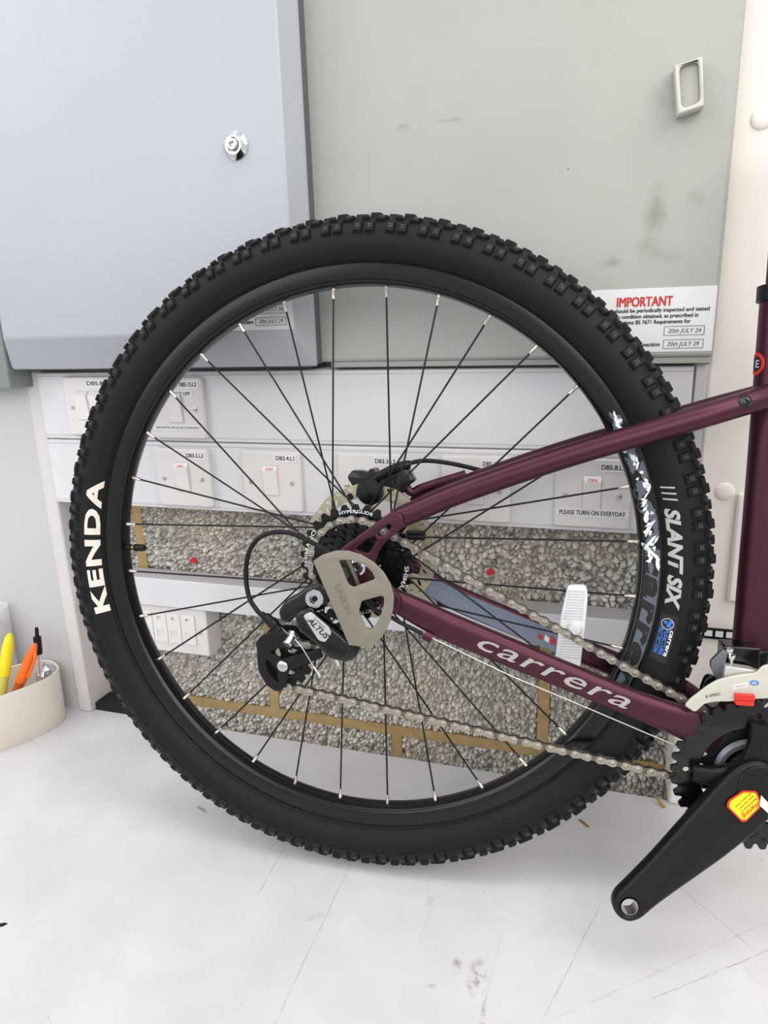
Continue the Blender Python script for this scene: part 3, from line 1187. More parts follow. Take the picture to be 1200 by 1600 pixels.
# ---- rim
RP = [(0.3105, -0.0108), (0.3155, -0.0124), (0.3165, -0.0130), (0.3160, -0.0137), (0.3140, -0.0138), (0.3020, -0.0128), (0.2985, -0.0118), (0.2958, -0.0092), (0.2947, -0.0050), (0.2945, 0.0)]
RP = RP + [(r, -y) for r, y in reversed(RP[:-1])]
mb = MB()
mb.wheel(RP, 192, closed=True)
rim = mb.build('rim', M['rim'], bike, smooth=0.9)


def rim_y(r):
    pr = [(0.2947, -0.0050), (0.2958, -0.0092), (0.2985, -0.0118), (0.3020, -0.0128), (0.3140, -0.0138), (0.3160, -0.0137)]
    if r <= pr[0][0]:
        return pr[0][1]
    for (a, ya), (b, yb) in zip(pr[:-1], pr[1:]):
        if r <= b:
            return ya + (yb - ya) * (r - a) / (b - a)
    return pr[-1][1]


def on_rim(th_deg, r0, lift=0.0003):
    th0 = math.radians(th_deg)

    def f(a, b):
        r = r0 + b
        th = th0 + a / r0
        return Vector((r * math.sin(th), rim_y(r) - lift, r * math.cos(th)))
    return f


def rim_band(name, th0, th1, r0, r1, m_, lift):
    b = MB()
    n = 40
    f = on_rim(0, 0.305, lift)
    vv, ff = [], []
    for j in range(5):
        r = r0 + (r1 - r0) * j / 4
        for i in range(n + 1):
            th = math.radians(th0 + (th1 - th0) * i / n)
            vv.append((r * math.sin(th), rim_y(r) - lift, r * math.cos(th)))
    for j in range(4):
        for i in range(n):
            ff.append((j * (n + 1) + i, j * (n + 1) + i + 1, (j + 1) * (n + 1) + i + 1, (j + 1) * (n + 1) + i))
    return b.add(vv, ff).build(name, m_, rim)


rim_band('decal_band', 85.5, 118.0, 0.2968, 0.3135, M['print_slate'], 0.0002)
lettering('lettering', 'carrera', on_rim(86.0, 0.2990), 0.0150, M['print_black'], rim, width=0.305 * math.radians(31), bold=0.05, shear=0.25, spacing=1.15, maxlen=0.005, cap=0.56)
# brush-stroke camouflage above the lettering
rc = random.Random(11)


def blob(cth, cr_, lt, lr, ang, lift, m_, jag):
    f = on_rim(cth, 0.305, lift)
    n = 14
    pts = []
    for i in range(n):
        a = 2 * PI * i / n
        k = 1 + rc.uniform(-jag, jag)
        u, w = lt * math.cos(a) * k, lr * math.sin(a) * k
        x, y = u * math.cos(ang) - w * math.sin(ang), u * math.sin(ang) + w * math.cos(ang)
        r = max(0.2965, min(0.3135, cr_ + y))
        pts.append(f(x, r - 0.305))
    b = MB()
    c0 = f(0, cr_ - 0.305)
    b.add([c0] + pts, [(0, 1 + i, 1 + (i + 1) % n) for i in range(n)])
    return b.build('camouflage_patch', m_, rim)


for i in range(15):
    blob(60 + i * 1.85 + rc.uniform(-0.6, 0.6), rc.uniform(0.301, 0.311), rc.uniform(0.006, 0.010), rc.uniform(0.003, 0.006), rc.uniform(-0.4, 0.4), 0.0002 + i * 0.000012, M['print_slate'], 0.4)
for i in range(34):
    blob(59.5 + i * 0.86 + rc.uniform(-0.4, 0.4), rc.uniform(0.2995, 0.3115), rc.uniform(0.0015, 0.0055), rc.uniform(0.0008, 0.0022), rc.uniform(-0.9, 0.3), 0.00042 + i * 0.000008, M['print_white'], 0.55)
for (th, r, l, w, a) in ((85.6, 0.3035, 0.014, 0.0016, 0.75), (84.2, 0.3040, 0.010, 0.0014, -0.7), (87.8, 0.3110, 0.008, 0.0018, 0.15)):
    blob(th, r, l, w, a, 0.0008, M['print_white'], 0.25)

# valve
q = MB()
q.cyl((-0.2945, 0, 0), (-0.2875, 0, 0), 0.0042, 0.0034, 14)
valve = q.build('valve', M['plastic_black'], rim, smooth=0.6)
valve_b = MB()
valve_b.cyl((-0.2880, 0, 0), (-0.2845, 0, 0), 0.0030, 0.0030, 14)
valve_b.build('valve_collar', M['brass'], rim, smooth=0.6)
q = MB()
q.lathe([(0, 0.0036), (0.001, 0.0044), (0.011, 0.0044), (0.0140, 0.0036), (0.0150, 0.0020)], (-0.2850, 0, 0), (1, 0, 0), 14)
q.build('valve_cap', M['plastic_black'], rim, smooth=0.7)

# spokes and nipples (32, three-cross)
PHI = 0.0961
nm = MB()
nm.lathe([(-0.001, 0.0022), (0.0035, 0.0022), (0.0040, 0.0019), (0.0115, 0.0018), (0.0120, 0.0012)], (0, 0, 0), (0, 0, 1), 10)
nip = nm.mesh('nipple', M['nipple'], 0.6)
for k in range(32):
    th = PHI + k * PI / 16
    s = 1 if k % 4 in (0, 1) else -1
    y, fr = (0.0330, 0.0290) if k % 2 == 0 else (-0.0200, 0.0295)
    a = th + s * math.radians(67.5)
    p = Vector((0.2955 * math.sin(th), 0, 0.2955 * math.cos(th)))
    h = Vector((fr * math.sin(a), y, fr * math.cos(a)))
    d = (h - p).normalized()
    q = MB()
    q.cyl(p + d * 0.006, h, 0.00105, 0.00105, 8)
    q.build('spoke', M['spoke'], rim, smooth=0.8)
    m_ = d.to_track_quat('Z', 'Y').to_matrix().to_4x4()
    m_.translation = p
    put('nipple', nip, rim, m_)

# spoke reflector clipped between the spokes
RO = [(0.2247, -0.0182), (0.2434, -0.0172), (0.2455, -0.0290), (0.2443, -0.0566), (0.2404, -0.1097), (0.2142, -0.1011), (0.2186, -0.0512)]
refl = plate('spoke_reflector', [round_poly(RO, 0.004, 4)], -0.004, 0.007, M['reflector'], bike, bevel=0.0015)
tl = MB()
for j in range(28):
    for i in range(9):
        z = -0.024 - j * 0.0030
        t = (z + 0.0182) / (-0.1050 + 0.0182)
        xl = 0.2260 + (0.2160 - 0.2260) * t
        xr = 0.2432 + (0.2405 - 0.2432) * t
        x = xl + 0.0012 + (xr - xl - 0.003) * i / 8
        if abs(z + 0.062) < 0.005 or z < -0.0985:
            continue
        s = 0.0011
        tl.add([(x - s, -0.0076, z - s), (x + s, -0.0076, z - s), (x + s, -0.0076, z + s), (x - s, -0.0076, z + s), (x, -0.0088, z)],
               [(0, 1, 4), (1, 2, 4), (2, 3, 4), (3, 0, 4)])
pr_ = tl.build('prism_field', M['prism'], refl)
pr_['kind'] = 'stuff'
q = MB()
q.lathe([(0, 0.0075), (0.003, 0.0075), (0.005, 0.006), (0.0055, 0.002)], (0.2330, -0.0076, -0.0640), (0, -1, 0), 20)
q.build('reflector_clip', M['reflector'], refl, smooth=0.8)

# ---- hub
mb = MB()
mb.wheel([(0.006, -0.066), (0.0085, -0.066), (0.0085, -0.0235), (0.0320, -0.0225), (0.0325, -0.0185), (0.0180, -0.0140), (0.0150, 0.005), (0.0170, 0.026), (0.0315, 0.0315),
          (0.0320, 0.0350), (0.0120, 0.0380), (0.0085, 0.066), (0.006, 0.066)], 40)
hub = mb.build('hub', M['satin_black'], bike, smooth=0.6)
q = MB()
q.cyl((0, -0.082, 0), (0, 0.080, 0), 0.0049, 0.0049, 16)
q.build('axle', M['steel'], hub, smooth=0.6)
q = MB()
q.cyl((0, -0.0835, 0), (0, -0.0765, 0), 0.0088, 0.0088, 6)
q.build('axle_nut', M['steel'], hub)

# ---- brake disc
disc_root = MB()
NB = 6
outer, inner = [], []
N = 180
for i in range(N):
    t = 2 * PI * i / N
    rr = 0.0795 + 0.0009 * math.sin(t * 12)
    outer.append((rr * math.cos(t), rr * math.sin(t)))
hol = []
for i in range(30):
    t = 2 * PI * i / 30
    for (r_, l_, w_, sk) in ((0.0755, 0.0034, 0.0015, 0.9), (0.0690, 0.0042, 0.0017, -0.5)):
        c_ = (r_ * math.cos(t + (0.1 if r_ < 0.07 else 0)), r_ * math.sin(t + (0.1 if r_ < 0.07 else 0)))
        a_ = t + sk
        hol.append([(c_[0] + l_ * math.cos(q_) * math.cos(a_) - w_ * math.sin(q_) * math.sin(a_), c_[1] + l_ * math.cos(q_) * math.sin(a_) + w_ * math.sin(q_) * math.cos(a_))
                    for q_ in [2 * PI * k / 8 for k in range(8)]])
inner = [(0.0635 * math.cos(2 * PI * i / 72), 0.0635 * math.sin(2 * PI * i / 72)) for i in range(72)]
disc = plate('brake_disc', [outer, inner] + hol, 0.0370, 0.0018, M['rotor'], bike)
for i in range(NB):
    t = 2 * PI * i / NB
    a, b = Vector((0.022 * math.cos(t), 0.0370, 0.022 * math.sin(t))), Vector((0.0645 * math.cos(t + 0.55), 0.0370, 0.0645 * math.sin(t + 0.55)))
    q = MB()
    q.tube([a, (a + b) / 2, b], [(0.0009, 0.0050), (0.0009, 0.0034), (0.0009, 0.0060)], 8, up=(0, 1, 0))
    q.build('disc_arm', M['rotor'], disc, smooth=0.6)
q = MB()
q.wheel([(0.0165, 0.0362), (0.0250, 0.0362), (0.0250, 0.0385), (0.0165, 0.0385)], 36)
q.build('disc_carrier', M['rotor'], disc, smooth=0.6)

# ---- brake caliper
CAL = [(-0.0285, 0.0860), (-0.0225, 0.0945), (-0.0080, 0.0940), (0.0060, 0.0885), (0.0150, 0.0930), (0.0275, 0.1000), (0.0425, 0.1000), (0.0530, 0.0835), (0.0440, 0.0770), (0.0400, 0.0690),
       (0.0250, 0.0660), (0.0020, 0.0620), (-0.0130, 0.0620)]
cal = plate('brake_caliper', [round_poly(CAL, 0.003, 3)], 0.0510, 0.020, M['gloss_black'], bike, bevel=0.003)
q = MB()
q.lathe([(0, 0.0160), (0.010, 0.0160), (0.0125, 0.0142), (0.0130, 0.004)], (0.0015, 0.0420, 0.0710), (0, -1, 0), 28)
q.build('piston_housing', M['gloss_black'], cal, smooth=0.6)
q = MB()
q.tube(smooth_path([(-0.004, 0.038, 0.0800), (0.010, 0.036, 0.0880), (0.025, 0.037, 0.0960), (0.038, 0.040, 0.1010), (0.046, 0.044, 0.1020)], 4), 0.0052, 12)
q.build('hose_banjo', M['satin_black'], cal, smooth=0.8)
for (x, z) in ((0.0030, 0.0930), (-0.0230, 0.0640)):
    q = MB()
    q.cyl((x, 0.060, z), (x, 0.036, z), 0.0042, 0.0042, 12)
    q.build('caliper_bolt', M['cog_small'], cal, smooth=0.6)
q = MB()
q.tube(smooth_path([(0.040, 0.044, 0.1010), (0.052, 0.050, 0.1050), (0.068, 0.055, 0.1060), (0.095, 0.058, 0.1025), (0.125, 0.058, 0.0960), (0.150, 0.056, 0.0900), (0.19, 0.052, 0.098), (0.26, 0.047, 0.121), (0.33, 0.040, 0.146),
                    (0.37, 0.024, 0.160), (0.42, 0.022, 0.175), (0.50, 0.02, 0.22)], 6), 0.0026, 10)
q.build('brake_hose', M['plastic_black'], bike, smooth=0.8)
q = MB()
q.box(0.0455, 0.0670, 0.028, 0.036, 0.0165, 0.0275)
q.build('caliper_adapter', M['satin_black'], cal, bevel=0.002)

# ---- cassette
def cog_outline(n, tip=0.0030, root=0.0030):
    rp = 0.0127 / (2 * math.sin(PI / n))
    pts = []
    for i in range(n):
        for fr_, dr in ((-0.50, -root), (-0.37, -root * 0.72), (-0.25, tip * 0.45), (-0.15, tip), (0.15, tip), (0.25, tip * 0.45), (0.37, -root * 0.72)):
            t = 2 * PI * (i + fr_) / n
            pts.append(((rp + dr) * math.sin(t), (rp + dr) * math.cos(t)))
    return pts, rp


TEETH = (30, 25, 24, 21, 18, 15, 13, 11)
cas = None
for k, n in enumerate(TEETH):
    y = -0.0250 - k * 0.0048
    out, rp = cog_outline(n)
    r_in = max(rp - (0.0130 if k < 3 else 0.010), 0.0145)
    inn = [(x * r_in / math.hypot(x, z), z * r_in / math.hypot(x, z)) for x, z in out]
    q = MB()
    q.ring(out, inn, y - 0.0009, y + 0.0009)
    if k == 0:
        cas = q.build('cassette', M['cog'], bike)
        big = cas
    else:
        cg = q.build('sprocket', M['cog'] if k < 5 else M['cog_small'], cas)
    # carrier web of the larger sprockets
    if k < 5:
        for j in range(5):
            t = 2 * PI * j / 5 + k * 0.25
            w = MB()
            a, b = Vector((0.015 * math.cos(t), y, 0.015 * math.sin(t))), Vector(((r_in + 0.002) * math.cos(t + 0.3), y, (r_in + 0.002) * math.sin(t + 0.3)))
            w.tube([a, b], [(0.0007, 0.006), (0.0007, 0.0045)], 6, up=(0, 1, 0))
            w.build('sprocket_arm', M['cog'], cas)
            rv = MB()
            rv.lathe([(0, 0.0016), (0.0008, 0.0016), (0.0012, 0.0010)], (b.x * 1.08, y - 0.0008, b.z * 1.08), (0, -1, 0), 8)
            rv.build('rivet', M['steel'], cas, smooth=0.6)
q = MB()
q.wheel([(0.0050, -0.0585), (0.0150, -0.0585), (0.0165, -0.0560), (0.0165, -0.0200), (0.0050, -0.0200)], 30)
q.build('freehub', M['cog_small'], cas, smooth=0.6)


def on_cog(th_deg, r0, y):
    th0 = math.radians(th_deg)

    def f(a, b):
        r = r0 + b
        th = th0 + a / r0
        return Vector((r * math.sin(th), y, r * math.cos(th)))
    return f


for (t, th, w, hh) in (('SHIMANO', -98, 0.0420, 0.0046), ('HYPERGLIDE', -19, 0.0370, 0.0034), ('SHIMANO', 92, 0.0380, 0.0046), ('CASSETTE', 146, 0.0300, 0.0032)):
    lettering('lettering', t, on_cog(th, 0.0543, -0.0250 - 0.0012), hh, M['print_white'], cas, width=w, bold=0.012)

# ---- chain
BB = Vector((0.4020, -0.1865))
circ = [(BB, 0.0275, 1), (Vector((0, 0)), 0.0485, 1), (Vector((-0.0265, -0.0764)), 0.0225, -1), (Vector((-0.0790, -0.1168)), 0.0270, 1)]
CH_Y = -0.0346


def belt(cs, step=0.001):
    n = len(cs)
    segs = []
    for i in range(n):
        (c1, r1, s1), (c2, r2, s2) = cs[i], cs[(i + 1) % n]
        D = c2 - c1
        L = D.length
        th = math.atan2(D.y, D.x) - math.asin((s2 * r2 - s1 * r1) / L)
        nl = Vector((-math.sin(th), math.cos(th)))
        segs.append((c1 - nl * (s1 * r1), c2 - nl * (s2 * r2)))
    pts = []
    for i in range(n):
        a, b = segs[i]
        L = (b - a).length
        m = max(2, int(L / step))
        pts += [a + (b - a) * (k / m) for k in range(m)]
        c, r, s = cs[(i + 1) % n]
        e = segs[(i + 1) % n][0]
        a0 = math.atan2(b.y - c.y, b.x - c.x)
        a1 = math.atan2(e.y - c.y, e.x - c.x)
        da = (a1 - a0) % (2 * PI)
        if s < 0:
            da -= 2 * PI
        m = max(2, int(abs(da) * r / step))
        pts += [c + Vector((math.cos(a0 + da * k / m), math.sin(a0 + da * k / m))) * r for k in range(m)]
    return pts


path = belt(circ)
path.append(path[0])
tot = sum((b - a).length for a, b in zip(path[:-1], path[1:]))
NL = int(round(tot / 0.0127 / 2)) * 2
pitch = tot / NL
joints, acc, want = [], 0.0, 0.0
for a, b in zip(path[:-1], path[1:]):
    L = (b - a).length
    while want <= acc + L and len(joints) < NL:
        joints.append(a + (b - a) * ((want - acc) / L))
        want += pitch
    acc += L


def link_outline(p, r, waist):
    h = p / 2
    pts = []
    for k in range(9):
        a = -PI / 2 + PI * k / 8
        a = math.radians(-118 + 236 * k / 8)
        pts.append((h + r * math.cos(a), r * math.sin(a)))
    pts.append((0, waist))
    for k in range(9):
        a = math.radians(180 - 118 + 236 * k / 8)
        pts.append((-h + r * math.cos(a), r * math.sin(a)))
    pts.append((0, -waist))
    return pts


def prism(mbuild, outline, y0, y1):
    n = len(outline)
    v = [(x, y0, z) for x, z in outline] + [(x, y1, z) for x, z in outline]
    f = [tuple(range(n)), tuple(range(2 * n - 1, n - 1, -1))] + [(i, (i + 1) % n, n + (i + 1) % n, n + i) for i in range(n)]
    mbuild.add(v, f)


lo_ = link_outline(pitch, 0.0043, 0.0026)
mo, mi_ = MB(), MB()
for s in (-1, 1):
    prism(mo, lo_, s * 0.0029 - 0.0005, s * 0.0029 + 0.0005)
    prism(mi_, lo_, s * 0.0017 - 0.0005, s * 0.0017 + 0.0005)
for x in (-pitch / 2, pitch / 2):
    mo.lathe([(0, 0.0023), (0.0074, 0.0023), (0.0079, 0.0014)], (x, 0.0038, 0), (0, -1, 0), 10)
    mi_.cyl((x, -0.0012, 0), (x, 0.0012, 0), 0.0038, 0.0038, 12)
me_o, me_i = mo.mesh('outer_link', M['chain'], 0.5), mi_.mesh('inner_link', M['chain_in'], 0.5)
q = MB()
q.cyl((joints[0].x, CH_Y - 0.0043, joints[0].y), (joints[0].x, CH_Y + 0.0043, joints[0].y), 0.0012, 0.0012, 8)
chain = q.build('chain', M['chain'], bike)
for i in range(NL):
    a, b = joints[i], joints[(i + 1) % NL]
    ang = -math.atan2(b.y - a.y, b.x - a.x)
    m_ = Matrix.Rotation(ang, 4, 'Y')
    c = (a + b) / 2
    m_.translation = (c.x, CH_Y, c.y)
    put('outer_link' if i % 2 else 'inner_link', me_o if i % 2 else me_i, chain, m_)

# ---- frame
PUR = M['purple']
# seat tube is the frame's own mesh
q = MB()
q.tube([(0.402, 0, -0.186), (0.4065, 0, -0.06), (0.4080, 0, 0.10), (0.4090, 0, 0.2640)], [0.0180, 0.0175, 0.0172, 0.0172], 28)
frame = q.build('frame', PUR, bike, smooth=0.8)
SS = [(0.0500, 0.0530), (0.078, 0.0655), (0.106, 0.0780), (0.165, 0.1005), (0.2275, 0.1225), (0.290, 0.1420), (0.3395, 0.1575), (0.378, 0.1695), (0.405, 0.1775)]
SSY = [0.056, 0.0545, 0.053, 0.0515, 0.050, 0.048, 0.044, 0.033, 0.020]
CS = [(0.030, -0.0210), (0.055, -0.0330), (0.080, -0.0455), (0.105, -0.0570), (0.165, -0.0790), (0.225, -0.1005), (0.283, -0.1215), (0.318, -0.1335), (0.345, -0.1440), (0.372, -0.160), (0.392, -0.176)]
CSY = [0.060, 0.0575, 0.055, 0.0535, 0.0525, 0.052, 0.051, 0.0495, 0.045, 0.034, 0.022]
CSH = [0.0105, 0.0122, 0.0142, 0.0150, 0.0145, 0.0138, 0.0138, 0.0150, 0.0170, 0.017, 0.015]
for s in (-1, 1):
    q = MB()
    pts = smooth_path([(x, s * y, z) for (x, z), y in zip(SS, SSY)], 4)
    q.tube(pts, 0.0112, 20)
    q.build('seat_stay', PUR, frame, smooth=0.8)
    q = MB()
    pts = smooth_path([(x, s * y, z) for (x, z), y in zip(CS, CSY)], 4)
    hs = smooth_path([(h, 0, 0) for h in CSH], 4)
    q.tube(pts, [(h.x, 0.0088) for h in hs], 24, up=(0.33, 0, 0.94), power=0.75)
    cst = q.build('chain_stay', PUR, frame, smooth=0.8)
    if s < 0:
        near_stay = cst
    else:
        far_stay = cst


def cs_at(x):
    for (a, b, ya, yb) in zip(CS[:-1], CS[1:], CSY[:-1], CSY[1:]):
        if x <= b[0]:
            t = (x - a[0]) / (b[0] - a[0])
            return a[1] + (b[1] - a[1]) * t, ya + (yb - ya) * t
    return CS[-1][1], CSY[-1]


def on_stay(x0, dz, lift):
    dirx, dirz = 0.945, -0.327

    def f(a, b):
        x = x0 + a * dirx + b * 0.30
        z, y = cs_at(x0 + a * dirx)
        return Vector((x0 + a * dirx + b * 0.327, -(y + 0.0088 + lift), z + dz + b * 0.945))
    return f


lettering('lettering', 'carrera', on_stay(0.1350, -0.0060, 0.0003), 0.0128, M['letter_silver'], near_stay, width=0.1560, bold=0.006, shear=0.30, spacing=1.1, maxlen=0.006, cap=0.53)

# blue-grey reflection painted in as a film on the far chain stay
q = MB()
pts = [(0.062 + 0.165 * k / 12, 0, 0) for k in range(13)]
vv = []
for p in pts:
    z, y = cs_at(p[0])
    for dz in (-0.0125, -0.004, 0.004, 0.0125):
        vv.append((p[0], y - 0.0094 + (0.0009 if abs(dz) > 0.01 else 0), z + dz))
ff = [(4 * i + j, 4 * i + j + 1, 4 * i + 5 + j, 4 * i + 4 + j) for i in range(12) for j in range(3)]
q.add(vv, ff)
q.build('stay_sheen', M['sheen'], far_stay, smooth=1.0)
q = MB()
for k in range(4):
    x = 0.196 + k * 0.007
    z, y = cs_at(x)
    q.cur = k % 2
    h = 0.002 + 0.0015 * ((k * 37) % 3)
    q.add([(x, y - 0.0100, z - 0.003), (x + 0.005, y - 0.0100, z - 0.006), (x + 0.006, y - 0.0100, z + h - 0.004), (x + 0.001, y - 0.0100, z + h)], [(0, 1, 2, 3)])
q.build('stay_print', [M['print_red'], M['print_white']], far_stay)

# dropouts
DO = [(0.0507, 0.0645), (0.0240, 0.0445), (-0.0050, 0.0225), (-0.0140, 0.0080), (-0.0150, -0.0080), (-0.0200, -0.0160), (-0.0330, -0.0180), (-0.0370, -0.0270), (-0.0300, -0.0350), (-0.0180, -0.0300),
      (-0.0040, -0.0150), (0.0150, -0.0120), (0.0317, -0.0131), (0.0440, -0.0400), (0.0560, -0.0430), (0.0600, -0.0260), (0.0440, -0.0080), (0.0310, 0.0010), (0.0329, 0.0121), (0.0365, 0.0235), (0.0441, 0.0330),
      (0.0553, 0.0425), (0.0625, 0.0495), (0.0610, 0.0600)]
W1 = [(0.0131, 0.0252), (0.0225, 0.0331), (0.0299, 0.0370), (0.0332, 0.0365), (0.0338, 0.0336), (0.0285, 0.0238), (0.0251, 0.0197), (0.0138, 0.0222)]
W2 = [(0.0349, 0.0411), (0.0451, 0.0499), (0.0490, 0.0501), (0.0490, 0.0468), (0.0424, 0.0388), (0.0365, 0.0373)]
plate('dropout', [round_poly(DO, 0.003, 3), round_poly(W1, 0.0015, 2), round_poly(W2, 0.0015, 2)], -0.0690, 0.0075, PUR, frame, bevel=0.0015)
DO2 = [(0.0480, 0.0640), (-0.0050, 0.0225), (-0.0140, 0.0080), (-0.0120, -0.0100), (0.0150, -0.0140), (0.0440, -0.0400), (0.0560, -0.0430), (0.0600, -0.0260), (0.0440, -0.0080), (0.0400, 0.0150), (0.0500, 0.0350), (0.0620, 0.0500)]
plate('dropout', [round_poly(DO2, 0.003, 3)], 0.0690, 0.0075, PUR, frame, bevel=0.0015)
# mount lug of the far stay
q = MB()
q.tube(smooth_path([(0.040, 0.050, 0.0760), (0.048, 0.051, 0.0690), (0.058, 0.052, 0.0740), (0.075, 0.053, 0.0800), (0.110, 0.053, 0.0910)], 4), 0.0052, 10)
q.build('caliper_mount', PUR, frame, smooth=0.8)
# bottom bracket, tubes towards the front, collar, seat post
q = MB()
q.cyl((0.402, -0.0350, -0.1865), (0.402, 0.0350, -0.1865), 0.0215, 0.0215, 32)
q.build('bottom_bracket_shell', PUR, frame, smooth=0.6)
q = MB()
q.tube([(0.405, 0, -0.180), (0.62, 0, -0.055), (0.84, 0, 0.075)], 0.0210, 24)
q.build('down_tube', PUR, frame, smooth=0.8)
q = MB()
q.tube([(0.409, 0, 0.235), (0.62, 0, 0.205), (0.84, 0, 0.165)], 0.0170, 24)
q.build('top_tube', PUR, frame, smooth=0.8)
q = MB()
q.wheel([(0.0172, 0), (0.0205, 0)], 4) if False else None
q.lathe([(0, 0.0176), (0.0005, 0.0205), (0.0145, 0.0205), (0.0150, 0.0195)], (0.4093, 0, 0.2640), (0, 0, 1), 32)
q.box(0.425, 0.436, -0.006, 0.006, 0.2655, 0.2780)
q.build('seat_clamp', M['plastic_black'], frame, smooth=0.6)
q = MB()
q.tube([(0.4095, 0, 0.2600), (0.4105, 0, 0.42)], 0.0136, 24)
q.build('seat_post', M['satin_black'], frame, smooth=0.8)
q = MB()
q.lathe([(0, 0.0062), (0.0012, 0.0062), (0.003, 0.0045), (0.0035, 0.0020), (0.0015, 0.0018)], (0.3725, -0.0455, 0.1700), (0.1, -1, 0.1), 18)
q.build('rack_bolt', M['gloss_black'], frame, smooth=0.6)
# round red sticker wrapped on the seat tube
q = MB()
SR = 0.0175


def on_seat(a, b, c):
    ang = a / SR
    return Vector((0.4085 + SR * math.sin(ang) * 1.0, -SR * math.cos(ang), c + b))


a0 = -0.0238
rings = []
for rr in (0.0108, 0.0074, 0.0):
    rings.append([on_seat(a0 + rr * math.cos(2 * PI * i / 40), rr * math.sin(2 * PI * i / 40), 0.2065) for i in range(40)])
off_ = Vector((0, 0, 0))


def push(p):
    d = Vector((p.x - 0.4085, p.y, 0)).normalized()
    return p + d * 0.0003


q.add([push(p) for p in rings[0] + rings[1]], [(i, (i + 1) % 40, 40 + (i + 1) % 40, 40 + i) for i in range(40)])
q.cur = 1
steps = 6
grid = []
for k in range(steps + 1):
    rr = 0.0074 * (1 - k / steps)
    grid += [push(on_seat(a0 + rr * math.cos(2 * PI * i / 40), rr * math.sin(2 * PI * i / 40), 0.2065)) for i in range(40)]
q.add(grid, [(k * 40 + i, k * 40 + (i + 1) % 40, (k + 1) * 40 + (i + 1) % 40, (k + 1) * 40 + i) for k in range(steps) for i in range(40)])
q.build('round_sticker', [M['print_red'], M['print_black']], frame)
lettering('lettering', 'E', lambda a, b: push(push(on_seat(a0 + 0.0005 + a, b - 0.0035, 0.2065))), 0.0070, M['print_white'], frame, width=0.0045, maxlen=0.003)

# ---- cables
q = MB()
q.tube(smooth_path([(0.0300, -0.0660, -0.0330), (0.0180, -0.080, -0.0180), (0.0120, -0.0860, 0.000), (0.0050, -0.0840, 0.0100), (-0.0111, -0.0790, 0.0188), (-0.0315, -0.0770, 0.0293), (-0.0590, -0.0760, 0.0389), (-0.0837, -0.0760, 0.0360),
                    (-0.0997, -0.0760, 0.0218), (-0.1062, -0.0765, -0.0025), (-0.1035, -0.0775, -0.0300), (-0.0945, -0.0790, -0.0440), (-0.0866, -0.0800, -0.0510)], 6), 0.0025, 12)
q.build('gear_cable', M['plastic_black'], bike, smooth=0.8)
q = MB()
q.tube(smooth_path([(0.0180, -0.0800, -0.0200), (0.0300, -0.074, -0.0360), (0.0450, -0.0665, -0.0455), (0.0600, -0.0630, -0.0545), (0.0800, -0.0610, -0.0640)], 6), 0.0022, 10)
q.build('gear_cable', M['plastic_black'], bike, smooth=0.8)
q = MB()
q.tube([(0.0810, -0.0600, -0.0645), (0.0900, -0.0600, -0.0685)], 0.0058, 12)
q.build('cable_stop', PUR, frame, smooth=0.6)
q = MB()
q.tube([(0.0880, -0.0590, -0.0680), (0.1707, -0.0560, -0.1040), (0.2348, -0.0530, -0.1280), (0.3305, -0.0500, -0.1640), (0.385, -0.030, -0.186)], 0.0006, 6)
q.build('gear_wire', M['alloy'], bike, smooth=0.8)

q = MB()
q.tube([(0.0900 + 0.013 * math.cos(2 * PI * k / 24), 0.062 + 0.004 * math.sin(2 * PI * k / 24), -0.0620 + 0.006 * math.sin(2 * PI * k / 24)) for k in range(25)], 0.0016, 8, caps=False)
q.build('hose_clip', M['plastic_black'], frame, smooth=0.8)

# ---- rear derailleur
GB, PB = M['gloss_black'], M['plastic_black']
BK = [(-0.0125, -0.0140), (-0.0220, -0.0095), (-0.0330, -0.0125), (-0.0460, -0.0225), (-0.0590, -0.0300), (-0.0670, -0.0420), (-0.0640, -0.0520), (-0.0560, -0.0540), (-0.0450, -0.0430), (-0.0330, -0.0390), (-0.0210, -0.0395), (-0.0130, -0.0290)]
der = plate('rear_derailleur', [round_poly(BK, 0.004, 4)], -0.0800, 0.018, GB, bike, bevel=0.0035)
q = MB()
q.lathe([(0, 0.0098), (0.003, 0.0098), (0.0042, 0.0090), (0.0042, 0.0045), (0.0018, 0.0040), (0.0018, 0.0005)], (-0.0263, -0.0885, -0.0255), (0, -1, 0), 32)
mbo = q.build('mounting_bolt', M['steel'], der, smooth=0.5)
q = MB()
q.cyl((-0.0263, -0.0910, -0.0255), (-0.0263, -0.0918, -0.0255), 0.0032, 0.0032, 6)
q.build('bolt_socket', M['plastic_black'], der)
PARA = [(-0.0450, -0.0410), (-0.0365, -0.0340), (-0.0285, -0.0340), (0.0040, -0.0570), (0.0155, -0.0665), (0.0140, -0.0790), (0.0040, -0.0860), (-0.0100, -0.0830), (-0.0175, -0.0735), (-0.0405, -0.0570)]
plate('parallelogram', [round_poly(PARA, 0.005, 4)], -0.0955, 0.013, GB, der, bevel=0.004)
q = MB()
q.lathe([(0, 0.0110), (0.004, 0.0140), (0.030, 0.0140), (0.036, 0.0115), (0.038, 0.004)], (0.0010, -0.0540, -0.0760), (0.10, -1, -0.05), 28)
q.build('lower_knuckle', GB, der, smooth=0.8)
NPL = [(-0.0345, -0.0400), (-0.0265, -0.0352), (-0.0075, -0.0500), (-0.0048, -0.0560), (-0.0118, -0.0660), (-0.0185, -0.0645)]
plate('name_plate', [round_poly(NPL, 0.0025, 4)], -0.1026, 0.0012, M['alloy'], der, bevel=0.0004)
c45, s45 = math.cos(math.radians(-43)), math.sin(math.radians(-43))
